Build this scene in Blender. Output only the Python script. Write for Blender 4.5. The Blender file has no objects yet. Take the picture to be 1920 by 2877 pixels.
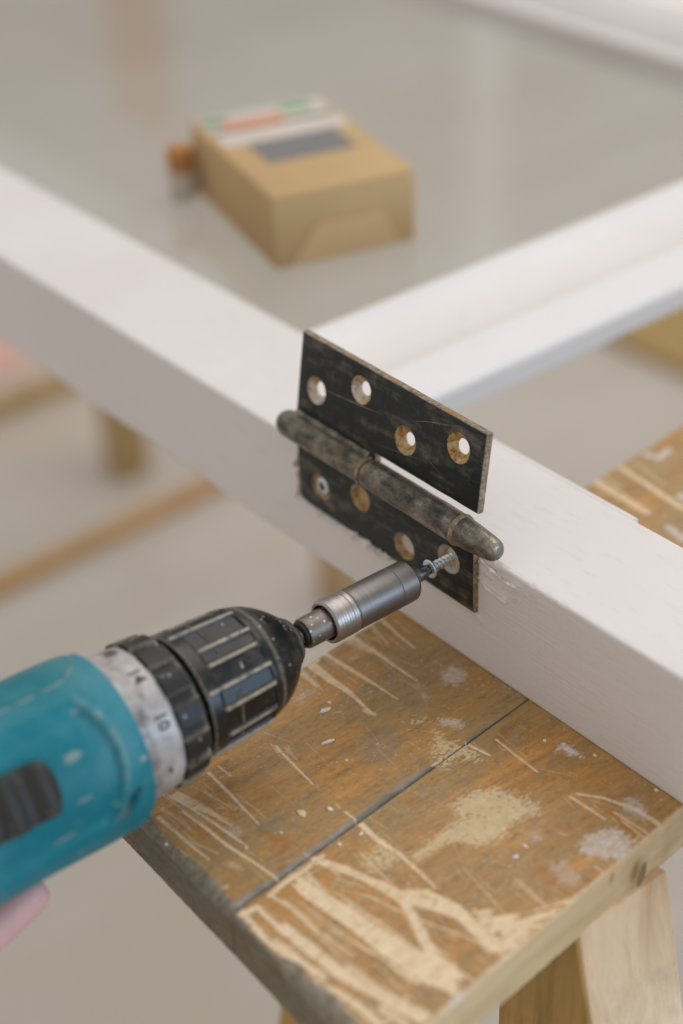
import bpy, bmesh, math, random
import numpy as np
from mathutils import Vector, Matrix

# ------------------------------------------------------------------ camera, light, exposure
MM = 0.001
scene = bpy.context.scene
COL = scene.collection

cam_data = bpy.data.cameras.new("camera")
cam = bpy.data.objects.new("camera", cam_data)
COL.objects.link(cam)
cam.location = (0.3926176, -0.3693975, 0.3723673)
cam.rotation_euler = (0.9898, 0.0337, 0.8869)
cam_data.sensor_fit = 'HORIZONTAL'
cam_data.sensor_width = 24.0
cam_data.lens = 4901.0 / 1920.0 * 24.0
cam_data.clip_start = 0.01
cam_data.clip_end = 60.0
cam_data.dof.use_dof = True
cam_data.dof.focus_distance = 0.645
cam_data.dof.aperture_fstop = 3.6
scene.camera = cam

world = bpy.data.worlds.new("World")
scene.world = world
world.use_nodes = True
bg = world.node_tree.nodes["Background"]
bg.inputs[0].default_value = (1.0, 0.968, 0.945, 1)
bg.inputs[1].default_value = 0.62

def area(name, loc, target, sx, sy, power, color):
    d = bpy.data.lights.new(name, 'AREA')
    d.shape = 'RECTANGLE'; d.size = sx; d.size_y = sy; d.energy = power; d.color = color
    o = bpy.data.objects.new(name, d); COL.objects.link(o)
    o.location = loc
    o.rotation_euler = (Vector(target) - Vector(loc)).to_track_quat('-Z', 'Y').to_euler()
    return o

area("window_light", (1.55, 0.68, 0.32), (0, 0, 0), 1.0, 0.85, 14.0, (0.50, 0.73, 1.0))
area("overhead_fill", (-0.7, 1.5, 2.3), (-0.7, 0.9, 0), 2.6, 1.6, 31.0, (1.0, 0.955, 0.915))  # unseen overhead area, added to brighten top faces, far floor and wall

scene.view_settings.view_transform = 'Standard'
scene.view_settings.look = 'None'
scene.view_settings.exposure = 0.07
scene.view_settings.gamma = 1.0
scene.view_settings.use_curve_mapping = False
scene.cycles.use_denoising = True
scene.cycles.max_bounces = 8

random.seed(7)
rng = np.random.default_rng(11)

# ------------------------------------------------------------------ helpers
def srgb(r, g, b, k=1.0):
    def f(c):
        c /= 255.0
        return (c / 12.92 if c <= 0.04045 else ((c + 0.055) / 1.055) ** 2.4) * k
    return (f(r), f(g), f(b), 1.0)

_T = rng.random((64, 256, 256)).astype(np.float32)
def vnoise(x, y, seed=0):
    t = _T[seed % 64]
    xi = np.floor(x).astype(int); yi = np.floor(y).astype(int)
    fx = x - xi; fy = y - yi
    fx = fx * fx * (3 - 2 * fx); fy = fy * fy * (3 - 2 * fy)
    a = t[xi & 255, yi & 255]; b = t[(xi + 1) & 255, yi & 255]
    c = t[xi & 255, (yi + 1) & 255]; d = t[(xi + 1) & 255, (yi + 1) & 255]
    return (a * (1 - fx) + b * fx) * (1 - fy) + (c * (1 - fx) + d * fx) * fy
def fbm(x, y, seed=0, o=4):
    s = 0; a = 0.5; n = 0
    for k in range(o):
        s = s + a * vnoise(x * 2 ** k + 17 * k, y * 2 ** k + 5 * k, seed + k); n += a; a *= 0.5
    return s / n
def sstep(a, b, x):
    t = np.clip((x - a) / (b - a), 0, 1)
    return t * t * (3 - 2 * t)

class Nodes:
    def __init__(self, name):
        self.m = bpy.data.materials.new(name); self.m.use_nodes = True
        self.t = self.m.node_tree; self.b = self.t.nodes["Principled BSDF"]
    def n(self, typ, ins=None, **attrs):
        nd = self.t.nodes.new("ShaderNode" + typ)
        for k, v in attrs.items(): setattr(nd, k, v)
        for k, v in (ins or {}).items(): self.set(nd.inputs[k], v)
        return nd
    def set(self, sock, v):
        if isinstance(v, bpy.types.NodeSocket): self.t.links.new(v, sock)
        else: sock.default_value = v
    def p(self, **kw):
        for k, v in kw.items(): self.set(self.b.inputs[k.replace('_', ' ')], v)
        return self.m
    def obj(self, scale=(1, 1, 1), rot=(0, 0, 0)):
        tc = self.n("TexCoord")
        mp = self.n("Mapping", {"Vector": tc.outputs["Object"], "Scale": scale, "Rotation": rot})
        return mp.outputs[0]
    def noise(self, vec, scale, detail=4, rough=0.55, dist=0.0):
        return self.n("TexNoise", {"Vector": vec, "Scale": scale, "Detail": detail, "Roughness": rough, "Distortion": dist}).outputs[0]
    def ramp(self, fac, *stops):
        r = self.n("ValToRGB", {"Fac": fac}); e = r.color_ramp.elements
        while len(e) < len(stops): e.new(0.5)
        for el, (pos, c) in zip(e, stops):
            el.position = pos; el.color = c if len(c) == 4 else (*c, 1)
        return r.outputs[0]
    def lev(self, fac, a, b):
        return self.n("MapRange", {"Value": fac, "From Min": a, "From Max": b}).outputs[0]
    def mix(self, fac, a, b, mode='MIX'):
        m = self.n("Mix", data_type='RGBA', blend_type=mode)
        self.set(m.inputs[0], fac); self.set(m.inputs[6], a); self.set(m.inputs[7], b)
        return m.outputs[2]
    def math(self, op, a, b=0.0):
        m = self.n("Math", operation=op); self.set(m.inputs[0], a); self.set(m.inputs[1], b)
        return m.outputs[0]
    def attr(self, name):
        return self.n("Attribute", attribute_name=name)
    def bump(self, h, strength=0.3, dist=0.001, normal=None):
        b = self.n("Bump", {"Height": h, "Strength": strength, "Distance": dist})
        if normal is not None: self.set(b.inputs["Normal"], normal)
        return b.outputs[0]

def wloc(o):
    v = Vector((0, 0, 0))
    while o is not None:
        v += o.location; o = o.parent
    return v

def tag(o, label, cat, group=None, kind=None):
    o["label"] = label
    if cat: o["category"] = cat
    if group: o["group"] = group
    if kind: o["kind"] = kind
    return o

def thing(name, loc_mm, label, cat, group=None):
    o = bpy.data.objects.new(name, None); COL.objects.link(o)
    o.empty_display_size = 0.01
    o.location = Vector(loc_mm) * MM
    return tag(o, label, cat, group)

def finish(name, me, mats, parent, smooth, origin=None):
    """link a mesh given in world millimetres; children share the thing's origin"""
    if not isinstance(mats, (list, tuple)): mats = [mats]
    base = wloc(parent) if parent else (Vector(origin) * MM if origin else Vector((0, 0, 0)))
    me.transform(Matrix.Translation(-base) @ Matrix.Scale(MM, 4))
    for m in mats: me.materials.append(m)
    if smooth is not None:
        me.polygons.foreach_set("use_smooth", [True] * len(me.polygons))
        if smooth < 180: me.set_sharp_from_angle(angle=math.radians(smooth))
    me.update()
    o = bpy.data.objects.new(name, me); COL.objects.link(o)
    if parent: o.parent = parent
    else: o.location = base
    return o

def from_data(name, v, f, mats, parent=None, smooth=35, midx=None, cols=None, origin=None):
    me = bpy.data.meshes.new(name)
    v = np.asarray(v, dtype=np.float32); 
    if isinstance(f, np.ndarray):
        n = len(f); k = f.shape[1]
        me.vertices.add(len(v)); me.vertices.foreach_set("co", v.ravel())
        me.loops.add(n * k); me.loops.foreach_set("vertex_index", f.ravel().astype(np.int32))
        me.polygons.add(n); me.polygons.foreach_set("loop_start", np.arange(0, n * k, k, dtype=np.int32))
        me.update(calc_edges=True)
    else:
        me.from_pydata(v.tolist(), [], [list(q) for q in f])
    if midx is not None: me.polygons.foreach_set("material_index", np.asarray(midx, dtype=np.int32))
    for nm, c in (cols or {}).items():
        a = me.attributes.new(nm, 'FLOAT_COLOR', 'POINT')
        a.data.foreach_set("color", np.asarray(c, dtype=np.float32).ravel())
    return finish(name, me, mats, parent, smooth, origin)

def from_bm(name, bm, mats, parent=None, smooth=35, origin=None):
    bmesh.ops.recalc_face_normals(bm, faces=bm.faces)
    me = bpy.data.meshes.new(name); bm.to_mesh(me); bm.free()
    return finish(name, me, mats, parent, smooth, origin)

def bm_box(bm, c, size, rot=None, bevel=0.0, seg=2, taper=None):
    r = bmesh.ops.create_cube(bm, size=1.0)
    vs = r["verts"]
    for v in vs:
        v.co = Vector((v.co.x * size[0], v.co.y * size[1], v.co.z * size[2]))
        if taper and v.co.z > 0: v.co.x *= taper; v.co.y *= taper
    if bevel:
        es = {e for v in vs for e in v.link_edges}
        r2 = bmesh.ops.bevel(bm, geom=list(es), offset=bevel, segments=seg, affect='EDGES', profile=0.5)
        vs = list({v for f in r2["faces"] for v in f.verts} | {v for v in vs if v.is_valid})
    M = Matrix.Translation(Vector(c)) @ (rot.to_4x4() if rot is not None else Matrix.Identity(4))
    for v in vs: v.co = M @ v.co
    return vs

def box(name, c, size, mat, parent=None, rot=None, bevel=1.0, seg=2, smooth=35, origin=None):
    bm = bmesh.new(); bm_box(bm, c, size, rot, bevel, seg)
    return from_bm(name, bm, mat, parent, smooth, origin)

def beam_between(name, a, b, w, h, mat, parent, bevel=1.5, up=(0, 0, 1), origin=None):
    """squared timber from a to b (mm), w across, h along 'up'"""
    a = Vector(a); b = Vector(b); d = (b - a); L = d.length; d.normalize()
    side = d.cross(Vector(up)).normalized(); u = side.cross(d).normalized()
    rot = Matrix((side, d, u)).transposed()
    return box(name, (a + b) / 2, (w, L, h), mat, parent, rot, bevel, origin=origin)

def lathe_pts(prof, n, rfun=None):
    """prof: list of (s, r); returns arrays in drill frame: s, r, theta"""
    S = np.array([q[0] for q in prof], float); R = np.array([q[1] for q in prof], float)
    th = np.linspace(0, 2 * np.pi, n, endpoint=False)
    SS, TH = np.meshgrid(S, th, indexing='ij'); RR = np.repeat(R[:, None], n, 1)
    if rfun is not None: RR = rfun(SS, RR, TH)
    return SS, RR, TH

def lathe_faces(m, n, cap0=True, cap1=True):
    i = np.arange(m - 1)[:, None] * n; j = np.arange(n)[None, :]; j2 = (j + 1) % n
    q = np.stack([i + j, i + j2, i + n + j2, i + n + j], -1).reshape(-1, 4)
    f = q.tolist()
    if cap0: f.append(list(range(n))[::-1])
    if cap1: f.append([(m - 1) * n + k for k in range(n)])
    return f

def lathe(name, prof, n, mat, parent, to_world, rfun=None, smooth=35, caps=(True, True), cols=None, origin=None):
    S, R, T = lathe_pts(prof, n, rfun)
    v = to_world(S.ravel(), R.ravel(), T.ravel())
    return from_data(name, v, lathe_faces(len(prof), n, *caps), mat, parent, smooth, origin=origin, cols=cols)

# ------------------------------------------------------------------ materials
def m_white_paint():
    N = Nodes("white_paint")
    v = N.obj((6, 260, 260)); fine = N.noise(v, 3.0, 5, 0.6)
    big = N.noise(N.obj(), 9.0, 3)
    col = N.mix(N.lev(big, 0.35, 0.7), srgb(229, 223, 219), srgb(224, 217, 213))
    smud = N.noise(N.obj((14, 60, 60)), 5.0, 5, 0.65)
    col = N.mix(N.math('MULTIPLY', N.lev(smud, 0.56, 0.78), 0.22), col, srgb(174, 160, 146))
    a = N.attr("mask")
    sep = N.n("SeparateColor", {0: a.outputs["Color"]})
    col = N.mix(sep.outputs[0], col, N.ramp(N.noise(N.obj((60, 200, 300)), 4.0, 4), (0.3, srgb(165, 128, 72)), (0.7, srgb(205, 182, 140))))
    col = N.mix(sep.outputs[1], col, srgb(58, 55, 50))
    fine2 = N.noise(N.obj((10, 700, 900)), 1.6, 4, 0.6)
    h = N.math('ADD', N.math('MULTIPLY', N.math('ADD', N.math('MULTIPLY', fine, 0.55), N.math('MULTIPLY', fine2, 0.6)), sep.outputs[2]), N.math('MULTIPLY', N.noise(N.obj(), 110.0, 4), 0.35))
    return N.p(Base_Color=col, Roughness=0.46, Normal=N.bump(h, 0.5, 0.0007), Specular_IOR_Level=0.4)

def m_wood_top():
    N = Nodes("worn_varnished_wood")
    o = N.obj()
    # grain runs along Y
    g1 = N.noise(N.obj((150, 9, 60)), 1.0, 6, 0.6, 0.6)
    g2 = N.noise(N.obj((420, 16, 60)), 1.0, 4, 0.6)
    cloud = N.noise(N.obj((30, 14, 30)), 1.0, 5, 0.6, 0.4)
    col = N.ramp(g1, (0.25, srgb(148, 110, 58)), (0.45, srgb(182, 134, 72)), (0.62, srgb(206, 148, 76)), (0.8, srgb(224, 155, 76)))
    col = N.mix(N.lev(cloud, 0.36, 0.62), col, N.ramp(g2, (0.3, srgb(150, 122, 80)), (0.7, srgb(184, 152, 104))))
    col = N.mix(N.math('MULTIPLY', N.lev(g2, 0.5, 0.75), 0.30), col, srgb(110, 82, 50))
    # fine fibre grain and grime
    fib = N.noise(N.obj((1500, 90, 200)), 1.0, 3, 0.6)
    col = N.mix(N.math('MULTIPLY', N.lev(fib, 0.52, 0.8), 0.3), col, srgb(104, 78, 50))
    col = N.mix(N.math('MULTIPLY', N.lev(fib, 0.45, 0.2), 0.4), col, srgb(200, 146, 84))
    mott = N.noise(N.obj((520, 230, 400)), 1.0, 5, 0.65, 0.3)
    col = N.mix(N.math('MULTIPLY', N.lev(mott, 0.54, 0.70), 0.45), col, srgb(104, 78, 46))
    col = N.mix(N.math('MULTIPLY', N.lev(mott, 0.44, 0.30), 0.40), col, srgb(200, 168, 120))
    grime = N.noise(N.obj((220, 160, 200)), 1.0, 6, 0.7)
    col = N.mix(N.math('MULTIPLY', N.lev(grime, 0.5, 0.72), 0.45), col, srgb(134, 114, 84))
    dust = N.noise(N.obj((900, 800, 800)), 1.0, 3, 0.7)
    col = N.mix(N.math('MULTIPLY', N.lev(dust, 0.54, 0.78), N.lev(N.noise(N.obj((60, 40, 60)), 1.0, 4, 0.6), 0.42, 0.72)), col, srgb(192, 176, 150))
    vo = N.n("TexVoronoi", {"Vector": o, "Scale": 420.0})
    col = N.mix(N.math('MULTIPLY', N.lev(vo.outputs["Distance"], 0.12, 0.05), N.lev(N.noise(o, 70.0, 3), 0.68, 0.71)), col, srgb(222, 212, 196))
    a = N.attr("wear"); sep = N.n("SeparateColor", {0: a.outputs["Color"]})
    b = N.attr("paint"); sepb = N.n("SeparateColor", {0: b.outputs["Color"]})
    # masks: wear = cream raw wood, grey weathering, orange varnish; paint = yellow, white, dark crack
    col = N.mix(sep.outputs[2], col, N.ramp(g2, (0.3, srgb(150, 92, 34)), (0.7, srgb(186, 118, 48))))
    grey = N.ramp(N.noise(N.obj((260, 90, 500)), 1.0, 5, 0.65), (0.3, srgb(112, 104, 90)), (0.7, srgb(156, 148, 134)))
    col = N.mix(sep.outputs[1], col, grey)
    cream = N.ramp(N.noise(N.obj((700, 60, 60)), 1.0, 5, 0.6), (0.25, srgb(224, 194, 154)), (0.6, srgb(240, 217, 182)), (0.85, srgb(246, 230, 202)))
    col = N.mix(sep.outputs[0], col, cream)
    col = N.mix(sepb.outputs[0], col, N.ramp(N.noise(o, 300.0, 4), (0.3, srgb(200, 176, 134)), (0.7, srgb(220, 200, 160))))
    col = N.mix(sepb.outputs[1], col, N.ramp(N.noise(o, 400.0, 4), (0.35, srgb(205, 194, 184)), (0.65, srgb(228, 222, 218))))
    col = N.mix(sepb.outputs[2], col, srgb(52, 42, 30))
    h = N.math('ADD', N.math('MULTIPLY', fib, 0.5), N.math('ADD', N.math('MULTIPLY', dust, 0.5), N.math('MULTIPLY', grime, 0.9)))
    rough = N.math('ADD', 0.44, N.math('MULTIPLY', N.math('ADD', sep.outputs[0], N.lev(grime, 0.4, 0.7)), 0.2))
    return N.p(Base_Color=col, Roughness=rough, Normal=N.bump(h, 0.45, 0.0004), Specular_IOR_Level=0.35)

def m_wood_end():
    N = Nodes("weathered_end_grain")
    g = N.noise(N.obj((120, 300, 700)), 1.0, 6, 0.7)
    f = N.noise(N.obj((900, 900, 1400)), 1.0, 3, 0.7)
    big = N.noise(N.obj((34, 34, 60)), 1.0, 3)
    col = N.ramp(g, (0.3, srgb(112, 104, 88)), (0.55, srgb(140, 131, 112)), (0.8, srgb(166, 157, 138)))
    col = N.mix(N.lev(big, 0.45, 0.65), col, N.ramp(g, (0.3, srgb(122, 98, 66)), (0.7, srgb(150, 138, 118))))
    col = N.mix(N.math('MULTIPLY', N.lev(f, 0.55, 0.75), 0.5), col, srgb(178, 164, 138))
    col = N.mix(N.math('MULTIPLY', N.lev(f, 0.42, 0.25), 0.6), col, srgb(52, 44, 32))
    return N.p(Base_Color=col, Roughness=0.85, Normal=N.bump(N.math('ADD', g, f), 0.8, 0.0008), Specular_IOR_Level=0.2)

def m_pale_wood(name="pale_timber", dark=srgb(176, 148, 106), light=srgb(224, 200, 166), axis='y', seed=0.0, knots=True, stain=0.35):
    N = Nodes(name)
    sc = {'y': (70, 5, 70), 'z': (80, 80, 5), 'x': (5, 80, 80)}[axis]
    o = N.obj(sc)
    o = N.n("VectorMath", {0: o, 1: (seed, seed * 2, seed * 3)}).outputs[0]
    g = N.noise(o, 1.0, 5, 0.6, 0.5)
    fine = N.noise(N.obj(tuple(9 * q for q in sc)), 1.0, 3, 0.6)
    col = N.ramp(g, (0.3, dark), (0.55, light), (0.8, tuple(0.9 * q for q in light[:3])))
    col = N.mix(N.math('MULTIPLY', N.lev(fine, 0.5, 0.8), 0.4), col, dark)
    dirt = N.noise(N.obj((28, 28, 28)), 1.0, 6, 0.7)
    col = N.mix(N.math('MULTIPLY', N.lev(dirt, 0.5, 0.75), stain), col, srgb(140, 112, 76))
    if knots:
        vo = N.n("TexVoronoi", {"Vector": N.obj((60, 45, 22)), "Scale": 1.0})
        k = N.math('MULTIPLY', N.lev(vo.outputs["Distance"], 0.13, 0.06), N.lev(N.noise(N.obj((25, 25, 25)), 1.0, 2), 0.52, 0.58))
        col = N.mix(k, col, srgb(92, 68, 44))
    return N.p(Base_Color=col, Roughness=0.72, Normal=N.bump(N.math('ADD', g, fine), 0.35, 0.0006), Specular_IOR_Level=0.25)

def m_hinge(name, worn, rust):
    N = Nodes(name)
    o = N.obj()
    rub = N.noise(N.obj((22, 150, 150)), 1.0, 6, 0.62, 0.3)          # rubbed along the hinge
    mot = N.noise(N.obj((170, 170, 170)), 1.0, 6, 0.62)
    fine = N.noise(o, 1600.0, 3, 0.6)
    hair = N.noise(N.obj((60, 500, 700), (0, 0.5, 0)), 1.6, 5, 0.65)
    base = N.ramp(mot, (0.3, (0.006, 0.009, 0.009)), (0.7, (0.017, 0.021, 0.020)))
    w = N.math('MULTIPLY', N.math('ADD', N.math('MULTIPLY', rub, 0.72), N.math('MULTIPLY', mot, 0.28)), 1.0)
    wm = N.math('MULTIPLY', N.lev(w, 0.58 - 0.20 * worn, 0.74 - 0.14 * worn), 0.32 + 0.52 * worn)
    wm = N.math('MULTIPLY', wm, N.lev(fine, 0.25, 0.5))
    col = N.mix(wm, base, N.ramp(mot, (0.35, srgb(124, 114, 98)), (0.7, srgb(170, 160, 143))))
    col = N.mix(N.math('MULTIPLY', N.lev(hair, 0.62, 0.74), 0.22), col, srgb(150, 142, 128))
    r = N.noise(N.obj((150, 150, 150)), 1.0, 4, 0.65)
    r2 = N.math('MULTIPLY', N.lev(r, 0.72 - rust * 0.11, 0.82 - rust * 0.11), 0.75)
    col = N.mix(r2, col, N.ramp(fine, (0.3, srgb(92, 54, 26)), (0.7, srgb(148, 98, 50))))
    rough = N.math('SUBTRACT', 0.46, N.math('MULTIPLY', wm, 0.14))
    return N.p(Base_Color=col, Roughness=rough, Metallic=N.math('MULTIPLY', wm, 0.6), Normal=N.bump(N.math('ADD', mot, N.math('MULTIPLY', fine, 0.3)), 0.22, 0.0003), Specular_IOR_Level=0.38)

def m_brushed(name, c0, c1, rough=0.34, specks=False, freq=4200):
    N = Nodes(name)
    st = N.noise(N.obj((30, freq, 30)), 1.0, 4, 0.6)
    bl = N.noise(N.obj((60, 60, 60)), 1.0, 5, 0.65)
    fine = N.noise(N.obj(), 1400.0, 3, 0.7)
    col = N.ramp(N.math('ADD', N.math('MULTIPLY', st, 0.65), N.math('MULTIPLY', bl, 0.35)), (0.3, c0), (0.68, c1))
    col = N.mix(N.math('MULTIPLY', N.lev(bl, 0.56, 0.78), 0.5), col, srgb(128, 116, 104))
    met = 0.9
    if specks:
        vo = N.n("TexVoronoi", {"Vector": N.obj(), "Scale": 560.0})
        k = N.math('MULTIPLY', N.lev(vo.outputs["Distance"], 0.30, 0.20), N.lev(N.noise(N.obj(), 200.0, 2), 0.50, 0.54))
        col = N.mix(k, col, srgb(226, 216, 200))
        met = N.math('SUBTRACT', 0.9, N.math('MULTIPLY', k, 0.9))
    rg = N.math('ADD', rough, N.math('MULTIPLY', bl, 0.16))
    return N.p(Base_Color=col, Roughness=rg, Metallic=met, Normal=N.bump(N.math('ADD', st, N.math('MULTIPLY', fine, 0.6)), 0.22, 0.0003))

def m_black_plastic(name, base=(0.012, 0.014, 0.014), rough=0.34, scuff=0.5):
    N = Nodes(name)
    sc = N.noise(N.obj((90, 90, 90)), 1.0, 7, 0.7, 0.4)
    fine = N.noise(N.obj(), 800.0, 4, 0.7)
    a = N.attr("edge"); sep = N.n("SeparateColor", {0: a.outputs["Color"]})
    col = N.mix(N.math('MULTIPLY', N.math('MULTIPLY', N.lev(sc, 0.52, 0.78), N.lev(fine, 0.35, 0.6)), scuff), (*base, 1), srgb(104, 101, 94))
    e = N.math('MULTIPLY', sep.outputs[0], N.lev(N.noise(N.obj(), 330.0, 5, 0.65), 0.30, 0.50))
    col = N.mix(N.math('MULTIPLY', e, 0.9), col, N.ramp(fine, (0.3, srgb(142, 130, 110)), (0.7, srgb(192, 180, 158))))
    vo = N.n("TexVoronoi", {"Vector": N.obj(), "Scale": 330.0})
    k = N.math('MULTIPLY', N.lev(vo.outputs["Distance"], 0.20, 0.12), N.lev(N.noise(N.obj(), 120.0, 2), 0.56, 0.60))
    col = N.mix(k, col, srgb(176, 170, 158))
    rg = N.math('ADD', rough, N.math('MULTIPLY', sc, 0.25))
    return N.p(Base_Color=col, Roughness=rg, Normal=N.bump(fine, 0.15, 0.0004), Specular_IOR_Level=0.4)

def m_teal():
    N = Nodes("teal_plastic")
    o = N.obj()
    cl = N.noise(N.obj((24, 24, 24)), 1.0, 6, 0.68, 0.5)
    fine = N.noise(o, 700.0, 4, 0.7)
    col = N.ramp(N.noise(N.obj((14, 14, 14)), 1.0, 3), (0.35, srgb(4, 108, 120)), (0.65, srgb(8, 122, 138)))
    col = N.mix(N.math('MULTIPLY', N.lev(cl, 0.46, 0.76), 0.46), col, srgb(110, 158, 166))
    vo = N.n("TexVoronoi", {"Vector": o, "Scale": 150.0})
    k = N.math('MULTIPLY', N.lev(vo.outputs["Distance"], 0.26, 0.14), N.lev(N.noise(o, 60.0, 2), 0.56, 0.62))
    col = N.mix(N.math('MULTIPLY', k, 0.25), col, srgb(180, 182, 172))
    a = N.attr("edge"); sep = N.n("SeparateColor", {0: a.outputs["Color"]})
    col = N.mix(N.math('MULTIPLY', sep.outputs[0], 0.75), col, srgb(178, 176, 160))
    return N.p(Base_Color=col, Roughness=N.math('ADD', 0.36, N.math('MULTIPLY', cl, 0.2)), Normal=N.bump(fine, 0.12, 0.0005), Specular_IOR_Level=0.28)

def m_plain(name, c, rough=0.6, metallic=0.0, var=0.12, scale=60.0, bump=0.1):
    N = Nodes(name)
    n1 = N.noise(N.obj(), scale, 5, 0.6)
    col = N.mix(N.lev(n1, 0.3, 0.7), c, tuple((1 - var) * q for q in c[:3]) + (1,))
    return N.p(Base_Color=col, Roughness=rough, Metallic=metallic, Normal=N.bump(n1, bump, 0.001))

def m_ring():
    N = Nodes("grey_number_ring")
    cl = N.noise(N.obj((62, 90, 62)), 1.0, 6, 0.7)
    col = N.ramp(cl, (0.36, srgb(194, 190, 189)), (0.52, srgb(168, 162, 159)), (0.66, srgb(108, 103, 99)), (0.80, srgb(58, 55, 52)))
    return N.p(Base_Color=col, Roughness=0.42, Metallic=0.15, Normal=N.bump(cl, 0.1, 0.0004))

def m_cardboard(name="cardboard", c=srgb(197, 165, 116)):
    N = Nodes(name)
    n1 = N.noise(N.obj((12, 12, 12)), 1.0, 5); f = N.noise(N.obj((60, 400, 60)), 1.0, 3)
    col = N.mix(N.lev(n1, 0.3, 0.7), c, tuple(0.85 * q for q in c[:3]) + (1,))
    return N.p(Base_Color=col, Roughness=0.75, Normal=N.bump(f, 0.2, 0.001))

def m_floor():
    N = Nodes("floor_boards_grey")
    g = N.noise(N.obj((9, 1.0, 1)), 1.0, 6, 0.6, 0.4)
    st = N.noise(N.obj((1.6, 1.6, 1)), 1.0, 4, 0.6)
    col = N.ramp(g, (0.3, srgb(184, 176, 166)), (0.7, srgb(197, 190, 182)))
    col = N.mix(N.math('MULTIPLY', N.lev(st, 0.45, 0.7), 0.65), col, srgb(186, 170, 150))
    return N.p(Base_Color=col, Roughness=0.28, Normal=N.bump(g, 0.05, 0.002))

WHITE = m_white_paint(); WTOP = m_wood_top(); WEND = m_wood_end()
PALE = m_pale_wood("pale_plank_side", srgb(202, 176, 132), srgb(228, 204, 164), 'y', 1.3)
LEGW = m_pale_wood("pale_leg_timber", srgb(220, 188, 148), srgb(246, 222, 188), 'z', 4.1)
OCHRE = m_pale_wood("ochre_timber", srgb(150, 116, 66), srgb(190, 152, 92), 'z', 2.2, knots=False)
STRETCH = m_pale_wood("honey_timber", srgb(186, 132, 70), srgb(214, 166, 104), 'y', 3.3, knots=False)
TANH = m_pale_wood("muted_honey_timber", srgb(178, 136, 86), srgb(196, 154, 102), "y", 3.3, knots=False)
FADED = m_pale_wood("faded_timber", srgb(166, 138, 92), srgb(186, 158, 112), "z", 2.2, knots=False)
TANW = m_pale_wood("tan_timber", srgb(176, 146, 106), srgb(196, 168, 126), "z", 6.6, knots=False)
HLEAF = m_hinge("black_hinge_steel", 0.34, 0.3)
HBAR = m_hinge("worn_barrel_steel", 1.12, 1.0)
STEEL = m_brushed("brushed_steel", srgb(108, 104, 101), srgb(138, 134, 131), 0.34)
STEEL2 = m_brushed("ringed_steel", srgb(120, 112, 106), srgb(186, 180, 176), 0.28, freq=2600)
SPECK = m_brushed("speckled_steel", srgb(104, 98, 92), srgb(142, 134, 126), 0.40, specks=True)
DARKST = m_plain("dark_steel", srgb(58, 54, 50), 0.45, 0.8)
ZINC = m_brushed("zinc_plated_screw", srgb(196, 206, 212), srgb(232, 238, 242), 0.26)
BLACK = m_black_plastic("black_chuck_plastic", (0.006, 0.0075, 0.008), 0.18, 0.6)
BLACK2 = m_black_plastic("dusty_black_plastic", (0.010, 0.011, 0.011), 0.36, 0.75)
GAPWOOD = m_plain("dark_joint_wood", srgb(58, 44, 28), 0.8)  # dark tone for the inner walls between the two planks
GAPM = m_plain("shadow_black_plastic", (0.006, 0.006, 0.006, 1), 0.6)
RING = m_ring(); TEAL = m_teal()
INK = m_plain("black_print", srgb(44, 42, 42), 0.5)
DKGREY = m_black_plastic("charcoal_slider_plastic", (0.030, 0.028, 0.025), 0.40, 0.9)
CARD = m_cardboard(); CARD2 = m_cardboard("cardboard_flap", srgb(214, 182, 132))
FLOORM = m_floor()
CASING = m_plain("white_casing", srgb(253, 252, 252), 0.5, 0, 0.03, 5.0)
WALLM = m_plain("wall_plaster", srgb(222, 217, 213), 0.7, 0, 0.05, 3.0)
PINK = m_plain("pink_skin", srgb(228, 182, 180), 0.5, 0, 0.12, 40.0)
FLAKEM = m_plain("white_flake", srgb(232, 226, 220), 0.6)
CREAMFL = m_plain("cream_flake", srgb(224, 204, 160), 0.6)

# ------------------------------------------------------------------ the setting
FZ = -760.0
bm = bmesh.new()
vs = [bm.verts.new(q) for q in ((-9000, -5000, FZ), (5000, -5000, FZ), (5000, 2320, FZ), (-9000, 2320, FZ))]
bm.faces.new(vs)
floor = from_bm("floor", bm, FLOORM, None, None); floor["kind"] = "structure"
# the room's far wall, seen only as a soft reflection in the pane
wall = box("wall_back", (-2500, 2360, 500), (12000, 110, 2520), WALLM, None, bevel=0, smooth=None, origin=(-2500, 2360, FZ))
wall["kind"] = "structure"
box("door_casing", (-2440, 2296, 350), (120, 20, 2200), CASING, wall, bevel=3)
box("timber_post", (-3900, 2285, 350), (260, 40, 2200), STRETCH, wall, bevel=3)

# ------------------------------------------------------------------ white window sash lying on the sawhorse
H = 53.0; W = 58.6
sash = thing("window_sash", (0, 30, -H), "white painted wooden window sash with glass pane lying flat across the worn sawhorse", "window sash")

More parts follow.
